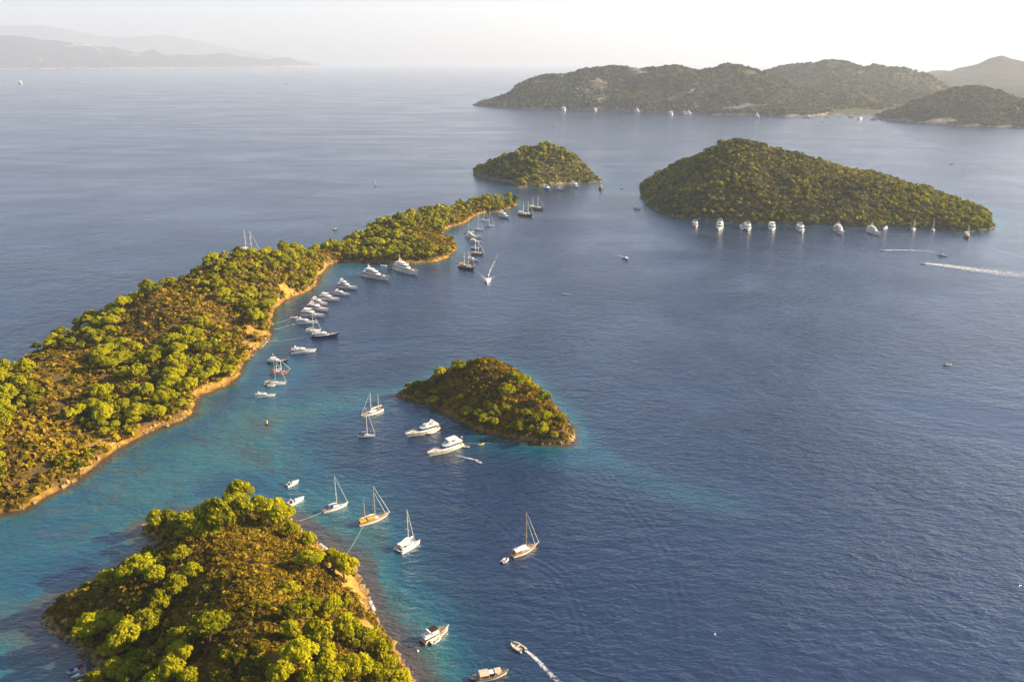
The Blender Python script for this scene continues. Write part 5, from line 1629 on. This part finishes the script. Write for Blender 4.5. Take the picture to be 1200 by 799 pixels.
boat_motor((361, 360), (386, 362), 'white yacht with beige upper seats, third above the half hidden sloop', group=G_ROW)
boat_motor((365.5, 353), (384.5, 355), 'smaller white yacht squeezed fourth above the half hidden sloop', group=G_ROW, pads=False)
boat_motor((374.5, 349), (399, 349.5), 'white yacht with tall arch, fifth above the half hidden sloop', group=G_ROW, hardtop=True)
boat_motor((392, 343), (410, 343), 'short white yacht, second from the cove end of the row', group=G_ROW, pads=False)
boat_motor((396, 335), (419.5, 336.5), 'white two deck yacht at the cove end of the row', group=G_ROW, tiers=2)
boat_super((425.5, 321.5), (457.5, 325), 'white superyacht with tall mast in the shaded cove')
boat_super((463, 313.5), (490.5, 319), 'white superyacht with sloping bow nearest the cove shore')
dinghy_at(449.6, 311.4, (4, 0.5), 5.2, 'white tender between the two superyachts in the cove')
dinghy_at(344.5, 371.8, (4, 0), 4.5, 'white tender on a shore line beside the row of yachts')
dinghy_at(344, 379.6, (3, -0.6), 3.2, 'yellow float on a shore line beside the row of yachts', mat='bright_yellow', name='inflatable_float')
boat_gulet((537.5, 310.5), (557.5, 313.8), (294.5, 294.5), 'dark hulled gulet with ochre awnings at the spur', hull='dark_wood', awn='ochre_canvas', fr=(0.36, 0.66), stripe='dark_wood', house='varnished_wood')
boat_motor((548, 303.5), (561.5, 303.5), 'white yacht just behind the ochre awning gulet')
boat_gulet((552, 296), (568, 296), (281, 281), 'light brown gulet, third boat from the spur', hull='varnished_wood', awn='beige_canvas', fr=(0.34, 0.62))
boat_sail((551.5, 291), (564, 290.5), 276, 'blue hulled sailboat pressed behind the light brown gulet', hull='navy_paint', frac=0.5, cover='beige_canvas')
boat_motor((550, 283), (565, 282), 'white yacht between the sailboats and the cream cruiser', hardtop=True)
boat_motor((545.5, 277.5), (564.5, 276.5), 'cream cruiser with tall arch in the far row', hull='cream_gelcoat', tiers=2)
boat_sail((543, 272), (556, 271), 262, 'small dark striped sailboat closest to the wooded bank', frac=0.5, stripe='navy_paint')
boat_sail((555.5, 268.6), (566.5, 268.4), 251.5, 'white sloop, first in the far trio of sloops', frac=0.50, cover='sailcloth')
boat_sail((562.7, 258), (573, 257.3), 244, 'white sloop nearest the sandy bank of the far trio', frac=0.50, cover='sailcloth')
boat_sail((568.5, 264.5), (579.8, 263.8), 246, 'white sloop furthest from the bank of the far trio', frac=0.50, cover='blue_canvas')
boat_motor((585.7, 252), (597.2, 254.3), 'white sports yacht with dark hull side under the peninsula tip', stripe='navy_paint', pads=False)
boat_gulet((607, 250), (625.5, 251.8), (236, 235), 'brown gulet in front of the peninsula tip, nearer of the pair', hull='dark_wood', fr=(0.36, 0.74), house='gelcoat', awn='sailcloth')
boat_gulet((620.5, 243), (638.5, 244.3), (229, 229), 'brown gulet with long bowsprit, farther of the pair off the tip', hull='varnished_wood', fr=(0.22, 0.62), awn='sailcloth')
boat_speed((572, 326), (570.7, 331), 'white speedboat racing towards the viewer between spreading wakes', arch=False)
boat_gulet((284.5, 293), (305.5, 294.5), (268, 270), 'white two masted schooner half hidden behind the peninsula crest', hull='gelcoat', house='gelcoat', awn='sailcloth', fr=(0.22, 0.56), sprit=False)
boat_speed((390.3, 268), (395, 268.3), 'white motorboat passing on the open sea side of the peninsula', arch=False)

# ---- boats around the isles
boat_speed((639.5, 220), (643.8, 222.2), 'blue and white motorboat under the steep isle', hull='blue_hull')
boat_gulet((652.5, 220.3), (660, 221.5), (211.5, 211.5), 'light blue two masted boat under the steep isle', hull='blue_hull', house='gelcoat', awn='blue_canvas', fr=(0.36, 0.68), stripe='gelcoat')
boat_motor((671, 217.2), (678.5, 219), 'pale motor cruiser close under the steep isle', pads=False)
SHRINK = 0.5
boat_gulet((703.3, 217), (705, 222.5), (210, 212), 'dark gulet seen bow on at the rocky spit', hull='dark_wood', awn='dark_canvas', fr=(0.4, 0.7))
SHRINK = 1.0
boat_speed((727, 221), (731, 220.5), 'dark motorboat alone between the two isles', hull='navy_paint', name='motorboat')
boat_gulet((742.5, 243), (752, 243.2), (234, 236), 'grey sailing boat near the left end of the large isle', hull='gelcoat', stripe='navy_paint', house='gelcoat', awn='sailcloth', fr=(0.4, 0.7))
G_E = 'yachts along the large isle'
SHRINK = 0.70
boat_motor((813.6, 261.4), (816.2, 265.8), 'cream motor yacht, first from the left along the large isle', G_E, hull='cream_gelcoat', beamk=0.34, deck='teak')
boat_motor((844.2, 263.8), (841.8, 269.8), 'bright cream motor yacht, second from the left along the large isle', G_E, hull='cream_gelcoat', beamk=0.34, tiers=2)
boat_motor((869.2, 265), (871, 268.6), 'small white cruiser touching the third yacht of the large isle', G_E, beamk=0.36, pads=False)
boat_motor((874.6, 264.2), (877.8, 270.2), 'white motor yacht, third from the left along the large isle', G_E, beamk=0.34)
boat_motor((903.8, 264.6), (905.6, 270.4), 'white motor yacht, middle one along the large isle', G_E, beamk=0.34, hardtop=True)
boat_motor((935.4, 266), (941.6, 272.8), 'white yacht just left of the two biggest along the large isle', G_E, beamk=0.30)
boat_super((977.5, 267), (991, 275), 'white superyacht, left one of the two biggest along the large isle', G_E)
boat_super((1014.5, 268), (1035.5, 274.8), 'longest grey white superyacht along the large isle', G_E)
boat_motor((1040, 266), (1034.5, 267), 'small white cruiser behind the longest superyacht', G_E, pads=False)
boat_sail((1070.8, 266.4), (1070.2, 270.6), 257, 'cream sailboat near the little jetty', G_E, frac=0.4, hull='cream_gelcoat')
boat_sail((1092, 267.2), (1095, 270.8), 256, 'white sailboat between the jetty and the right point', G_E, frac=0.35)
boat_gulet((1131, 273), (1136.6, 278.6), (262.5, 264), 'weathered gulet off the right point of the large isle', G_E, hull='varnished_wood', awn='sailcloth', fr=(0.4, 0.7))
SHRINK = 1.0
boat_motor((1099, 298), (1111.5, 298), 'white motor cruiser with dark canopy crossing the right of the strait', hardtop=True, top='dark_canvas', pads=False)
boat_speed((1035.2, 293.2), (1031, 292.8), 'dark runabout pulling the upper straight wake', hull='navy_paint', name='runabout')
boat_speed((1084, 308.8), (1078.5, 308), 'dark runabout pulling the broad spreading wake', hull='navy_paint', name='runabout')
boat_speed((730.5, 301), (736.5, 303.2), 'white speedboat in mid strait with a short wake', arch=False)
boat_speed((663, 344), (658.5, 343.3), 'tiny white speedboat heading left in mid strait', arch=False)
dinghy_at(1110.5, 427, (3, -0.3), 4.2, 'lone grey dinghy adrift on the right of the strait', mat='rubber_grey')
boat_speed((1113, 192), (1117.5, 192.2), 'far motorboat on the pale water beyond the large isle', hull='navy_paint', name='motorboat')
# far boats under the headland and in the bay
G_F = 'distant boats under the headland'
for (a, b, lab, kind, tp) in [((659.8, 129.2), (661.8, 129.8), 'first white speck of a yacht from the left under the headland', 'm', 0), ((696, 129.4), (698.4, 129.8), 'second small blue white boat from the left under the headland', 'm', 0),
                          ((745.2, 131.4), (749.4, 131.7), 'white superyacht left of centre under the headland', 's', 0), ((785.2, 134), (787.6, 134.6), 'small white boat between the two brightest yachts under the headland', 'm', 0),
                          ((801.4, 133.2), (804, 133.6), 'white tender next to the brightest yacht under the headland', 'm', 0), ((805.4, 134.8), (811, 135.2), 'brightest broad yacht under the headland', 's', 0),
                          ((885.4, 137.3), (890.2, 137.6), 'white yacht at the foot of the sunlit headland face', 's', 0), ((945, 137.6), (950, 138), 'grey white yacht at the mouth of the far bay', 'm', 0),
                          ((967, 136.8), (971, 136.8), 'small white yacht inside the far bay', 'm', 0), ((961, 142.4), (965.6, 142.2), 'brown boat crossing the mouth of the far bay', 'g', 138.5),
                          ((982, 136.8), (986.6, 136.8), 'dark gulet at the beach of the far bay', 'g', 132.5), ((994, 136.8), (1000.5, 137), 'grey gulet moored deep in the far bay', 'g', 132.5),
                          ((1006, 140), (1011, 138.8), 'grey white yacht in the middle of the far bay', 'm', 0), ((1020.5, 139.8), (1028, 140.2), 'long dark gulet beside the rounded hill', 'g', 135)]:
    if kind == 'm': boat_motor(a, b, lab, G_F, beamk=0.30, pads=False)
    elif kind == 's': boat_super(a, b, lab, G_F)
    else: boat_gulet(a, b, (tp, tp), lab, G_F, hull='dark_wood')
# far sails on the open sea
boat_sail((438.8, 217), (441.6, 217), 211, 'lone cream sailboat on open water left of the steep isle', frac=0.5, hull='cream_gelcoat')
boat_sail((650, 148.6), (652.2, 148.8), 145, 'faint white sail beyond the steep isle', frac=0.5)
boat_motor((23.2, 98.4), (25.2, 98.5), 'white ship at the far left of the open sea', beamk=0.24)
boat_sail((148, 96.6), (150.6, 96.6), 93.2, 'white sail on the horizon sea below the distant island', frac=0.5)
boat_sail((334.8, 98.2), (337.6, 98.2), 95, 'white sail on the horizon sea right of the distant island', frac=0.5)
boat_speed((52, 142.2), (54.4, 142), 'tiny white boat alone on the left open sea', arch=False)

# ---- floats, buoy, jetty, mooring lines
def buoy():
    o = bpy.data.objects.new('channel_buoy', None); COL.objects.link(o)
    x, y = G(313, 497.5); o.location = (x, y, 0)
    tag(o, 'yellow and dark green marker buoy in the shallow channel', 'buoy')
    R = lambda r, z: [(r * math.cos(a), r * math.sin(a), z) for a in np.linspace(0, 2 * math.pi, 13)[:-1]]
    B().rings([R(0.5, -0.4), R(0.75, 0.0), R(0.75, 0.35), R(0.4, 0.5)]).make('float', 'navy_paint', o)
    B().rings([R(0.32, 0.5), R(0.24, 1.4)]).make('tower', 'bright_yellow', o)
    B().rings([R(0.10, 1.4), R(0.42, 1.55), R(0.42, 1.85), R(0.05, 2.1)]).make('topmark', 'bright_yellow', o)
buoy()
def kayak(px, py, dx, dy, label, mat):
    A, Bp = G(px - dx, py - dy, 0.2), G(px + dx, py + dy, 0.2)
    o, L = root_boat('kayak', A, Bp, label, 'kayak')
    H = Hull(L, L * 0.19, 0.38, 0.5, 0.3, 2.0, 0.04, 0.5, 0.1, 0.2)
    H.build(mat, o); H.deck(mat, o, 0.02)
    B().house(-L * 0.10, L * 0.12, L * 0.055, 0.34, 0.40, 0.05, 0.05, 0.9, 0.6).make('cockpit', 'outboard_black', o)
    B().box(-L * 0.12, -L * 0.06, -L * 0.05, L * 0.05, 0.40, 0.75).make('seat', 'outboard_black', o)
kayak(565, 520, 2.7, -0.8, 'yellow kayak between the red flag yacht and the middle islet', 'bright_yellow')
def mooring_buoy(px, py, label, mat):
    x, y = G(px, py)
    o = bpy.data.objects.new('mooring_buoy', None); COL.objects.link(o); o.location = (x, y, 0)
    tag(o, label, 'buoy')
    R = lambda r, z: [(r * math.cos(a), r * math.sin(a), z) for a in np.linspace(0, 2 * math.pi, 11)[:-1]]
    B().rings([R(0.15, -0.3), R(0.33, -0.1), R(0.34, 0.1), R(0.2, 0.3), R(0.06, 0.36)]).make('float', mat, o, smooth=True)
    B().tube([(0, 0, 0.34), (0, 0, 0.55)], 0.06, 5).make('eye', 'alloy', o)
mooring_buoy(837.5, 743, 'tiny white float alone in the dark water at the lower right', 'rubber_white')
mooring_buoy(541, 512, 'small white float between the red flag yacht and the islet shore', 'rubber_white')
mooring_buoy(489.5, 762.5, 'small white float near the shore below the trawler yacht', 'rubber_white')
mooring_buoy(561, 521, 'white float beside the yellow kayak', 'rubber_white')
def jetty():
    o = bpy.data.objects.new('jetty', None); COL.objects.link(o)
    A, Bp = G(1050, 264.6), G(1068, 265.6)
    o.location = ((A[0] + Bp[0]) / 2, (A[1] + Bp[1]) / 2, 0)
    o.rotation_euler = (0, 0, math.atan2(Bp[1] - A[1], Bp[0] - A[0]))
    L = math.hypot(Bp[0] - A[0], Bp[1] - A[1])
    tag(o, 'low wooden jetty on the right shore of the large isle', 'jetty')
    B().box(-L / 2, L / 2, -1.4, 1.4, 0.8, 1.1).make('decking', 'teak', o)
    for k in range(6):
        B().tube([(-L / 2 + L * (k + 0.5) / 6, 1.0, -1), (-L / 2 + L * (k + 0.5) / 6, 1.0, 1.4)], 0.2, 6).make('pile', 'dark_wood', o)
    B().house(-L * 0.25, L * 0.05, 1.3, 1.1, 3.2, 0.1, 0.1, 0.95, 0.9).make('hut', 'teak', o)
jetty()
def moor(p0, z0, p1, z1, label, r=0.035):
    a, b = np.array([*G(*p0, z0), z0]), np.array([*G(*p1, z1), z1])
    pts = [a + (b - a) * t - np.array([0, 0, 1.0]) * 4 * t * (1 - t) * 0.35 for t in np.linspace(0, 1, 11)]
    o = B().tube([tuple(p) for p in pts], r, 5).make('mooring_line', 'rope_fibre', None)
    tag(o, label, 'rope')
moor((377, 600), 1.0, (346, 611), 2.0, 'stern line from the blue hooded sloop to the islet trees', 0.04)
moor((425.5, 616), 1.0, (407, 648), 1.5, 'stern line from the ochre awning ketch to the islet', 0.035)
moor((342, 372.5), 0.6, (321, 379), 1.6, 'upper shore line from the white tender to the ochre bank')
moor((342, 380), 0.5, (321, 386), 1.6, 'shore line from the yellow float to the ochre bank')
moor((358, 395), 1.0, (321, 400), 1.6, 'shore line from the navy hulled yacht to the ochre bank')
moor((307, 401.5), 2.0, (324, 398), 0.6, 'short shore line below the ochre cliff point', 0.04)
moor((540, 518.5), 1.5, (578, 518.5), 0.3, 'stern line from the red flag yacht past the kayak', 0.04)
moor((513, 499), 1.5, (527, 487), 1.5, 'stern line from the upper cream yacht to the islet shore', 0.04)

# ---- foam: wakes and a little surf
def mat_foam():
    t = NT('sea_foam')
    pos = t.pos()
    n = t.noise(pos, 0.55, 5, 0.7, 0.6)
    n2 = t.noise(pos, 2.2, 3, 0.6)
    e = t.math('ABSOLUTE', t.attr('across'))
    a = t.math('MULTIPLY', t.attr('fade'), t.math('SUBTRACT', 1.0, t.math('POWER', e, 2.0)))
    v = t.math('ADD', a, t.math('MULTIPLY', t.math('SUBTRACT', n, 0.5), 1.5))
    v = t.math('ADD', v, t.math('MULTIPLY', t.math('SUBTRACT', n2, 0.5), 0.7))
    al = t.math('MULTIPLY', t.ramp(v, [(0.38, 0), (0.95, 0.9)]), t.ramp(a, [(0.0, 0), (0.35, 1)]))
    d = t.n('ShaderNodeBsdfDiffuse'); d.inputs['Color'].default_value = (0.72, 0.74, 0.74, 1)
    tr = t.n('ShaderNodeBsdfTransparent')
    mx = t.n('ShaderNodeMixShader')
    t.l(al, mx.inputs[0]); t.l(tr.outputs[0], mx.inputs[1]); t.l(d.outputs[0], mx.inputs[2])
    return t.surf(mx.outputs[0])
M['foam'] = mat_foam()
def foam(name, pts, w0, w1, f0, f1, label, z=0.10, ground=None):
    g = np.array(ground if ground is not None else gp(pts), float)
    for _ in range(3):
        q = [g[0]]
        for a, b in zip(g[:-1], g[1:]): q += [a * 0.75 + b * 0.25, a * 0.25 + b * 0.75]
        q.append(g[-1]); g = np.array(q)
    n = len(g); V, F, ac, fd = [], [], [], []
    for i in range(n):
        t = g[min(i + 1, n - 1)] - g[max(i - 1, 0)]; t /= np.linalg.norm(t) + 1e-9
        nn = np.array([-t[1], t[0]]); k = i / (n - 1)
        for j in range(7):
            s = j / 3 - 1
            p = g[i] + nn * s * (w0 + (w1 - w0) * k)
            V.append((p[0], p[1], z + 0.05 * (1 - s * s))); ac.append(s); fd.append((f0 + (f1 - f0) * k))
    for i in range(n - 1):
        for j in range(6): F.append((i * 7 + j, i * 7 + j + 1, (i + 1) * 7 + j + 1, (i + 1) * 7 + j))
    o = link(name, mesh_np(name, np.array(V), np.array(F), [M['foam']], {'across': ac, 'fade': fd}, smooth=True))
    tag(o, label, 'foam', None, 'stuff')
foam('wake_foam', [(611, 760), (622, 766), (633, 777), (643, 788), (657, 801)], 0.45, 1.5, 0.95, 0.45, 'curling white wake of the fast inflatable')
foam('wake_foam', [(560, 539.6), (548, 536.8), (538, 534.5), (528, 533)], 0.6, 0.9, 1.0, 0.35, 'thin wake of the speedboat by the red flag yacht')
foam('wake_foam', [(571.8, 326), (574, 318), (578, 310), (582, 302), (584, 295)], 0.8, 1.6, 0.9, 0.2, 'straight wake of the speedboat coming towards the viewer')
foam('wake_foam', [(570.6, 330), (567, 326), (563, 321.5), (557, 317)], 0.8, 1.4, 0.9, 0.2, 'left bow wave of the speedboat coming towards the viewer')
foam('wake_foam', [(571.4, 330), (575.5, 327), (581, 323.5), (590, 319.5)], 0.8, 1.4, 0.9, 0.2, 'right bow wave of the speedboat coming towards the viewer')
foam('wake_foam', [(1036, 293.2), (1060, 293.2), (1080, 294), (1098, 296)], 1.5, 4.0, 0.9, 0.4, 'upper straight wake on the right of the strait')
foam('wake_foam', [(1084, 308.8), (1110, 311.5), (1140, 316), (1175, 320), (1215, 325), (1300, 336)], 1.8, 26.0, 0.85, 0.35, 'broad spreading wake on the right of the strait')
foam('wake_foam', [(731, 301.2), (726, 300), (720, 299)], 0.9, 1.2, 0.9, 0.3, 'short wake of the white speedboat in mid strait')
foam('wake_foam', [(662, 344), (668, 345), (676, 346.5)], 0.6, 0.8, 0.8, 0.2, 'faint wake of the tiny speedboat in mid strait')
foam('surf_foam', [(375, 637), (383, 643), (389, 648)], 0.7, 0.7, 0.9, 0.9, 'white surf on the pale rocks of the nearest islet')
foam('surf_foam', [(431.5, 700), (436, 708), (439, 716)], 0.9, 0.8, 0.95, 0.8, 'white surf at the foot of the ochre bank')
foam('surf_foam', [(660, 490), (668, 499), (674, 509), (670, 517)], 0.8, 0.8, 0.7, 0.8, 'white surf at the right point of the middle islet')
foam('surf_foam', [(588, 431), (594, 433), (600, 437)], 0.6, 0.6, 0.7, 0.7, 'thin surf behind the crest of the middle islet')
foam('surf_foam', [(316, 397), (311, 403), (305, 409)], 0.5, 0.5, 0.75, 0.75, 'thin surf under the ochre cliff point')

# ---- boulders along the near shores
def boulders(name, T, n, label, seed, lo=0.25, hi=1.0):
    rng = np.random.default_rng(seed)
    A = T.poly; Bq = np.roll(A, -1, 0)
    L = np.linalg.norm(Bq - A, axis=1); k = rng.choice(len(A), n, p=L / L.sum())
    t = rng.uniform(0, 1, n)[:, None]
    P = A[k] + (Bq[k] - A[k]) * t
    nn = np.stack([-(Bq - A)[k][:, 1], (Bq - A)[k][:, 0]], 1); nn /= np.linalg.norm(nn, axis=1, keepdims=True) + 1e-9
    P = P + nn * rng.normal(0.2, 1.1, n)[:, None]
    h = T.h(P)[:, 0]
    m = (h > -0.7)
    P, h = P[m], h[m]
    tv = []
    for q in range(5):
        base = np.array([(x, y, z) for z in (-1, 1) for y in (-1, 1) for x in (-1, 1)], float) * rng.uniform(0.55, 1.0, (8, 3))
        Fq = [(0, 2, 3, 1), (4, 5, 7, 6), (0, 1, 5, 4), (1, 3, 7, 5), (3, 2, 6, 7), (2, 0, 4, 6)]
        tv.append((np.concatenate([base[list(f)] for f in Fq]), np.zeros(24)))
    S = np.clip(rng.lognormal(-0.9, 0.5, len(P)), lo, hi)
    V, Tt = merged(tv, np.stack([P[:, 0], P[:, 1], h + 0.05], 1), S, np.zeros(len(P)), rng)
    tag(link(name, mesh_np(name, V, quads_of(len(V)), [M['boulder']])), label, 'rocks', None, 'stuff')
tt_ = NT('shore_stone')
_n = tt_.noise(tt_.pos(), 0.45, 5, 0.7)
M['boulder'] = tt_.surf(tt_.principled(tt_.ramp(_n, [(0.3, (0.14, 0.09, 0.045)), (0.55, (0.38, 0.25, 0.10)), (0.78, (0.52, 0.40, 0.22))]), 0.9, 0.1))
boulders('shore_rubble', TA, 1300, 'small boulders along the waterline of the nearest islet', 1)
boulders('shore_rubble', TB, 1100, 'small boulders along the waterline of the peninsula', 2, 0.2, 0.9)
boulders('shore_rubble', TC, 420, 'small boulders along the waterline of the middle islet', 3, 0.2, 0.6)
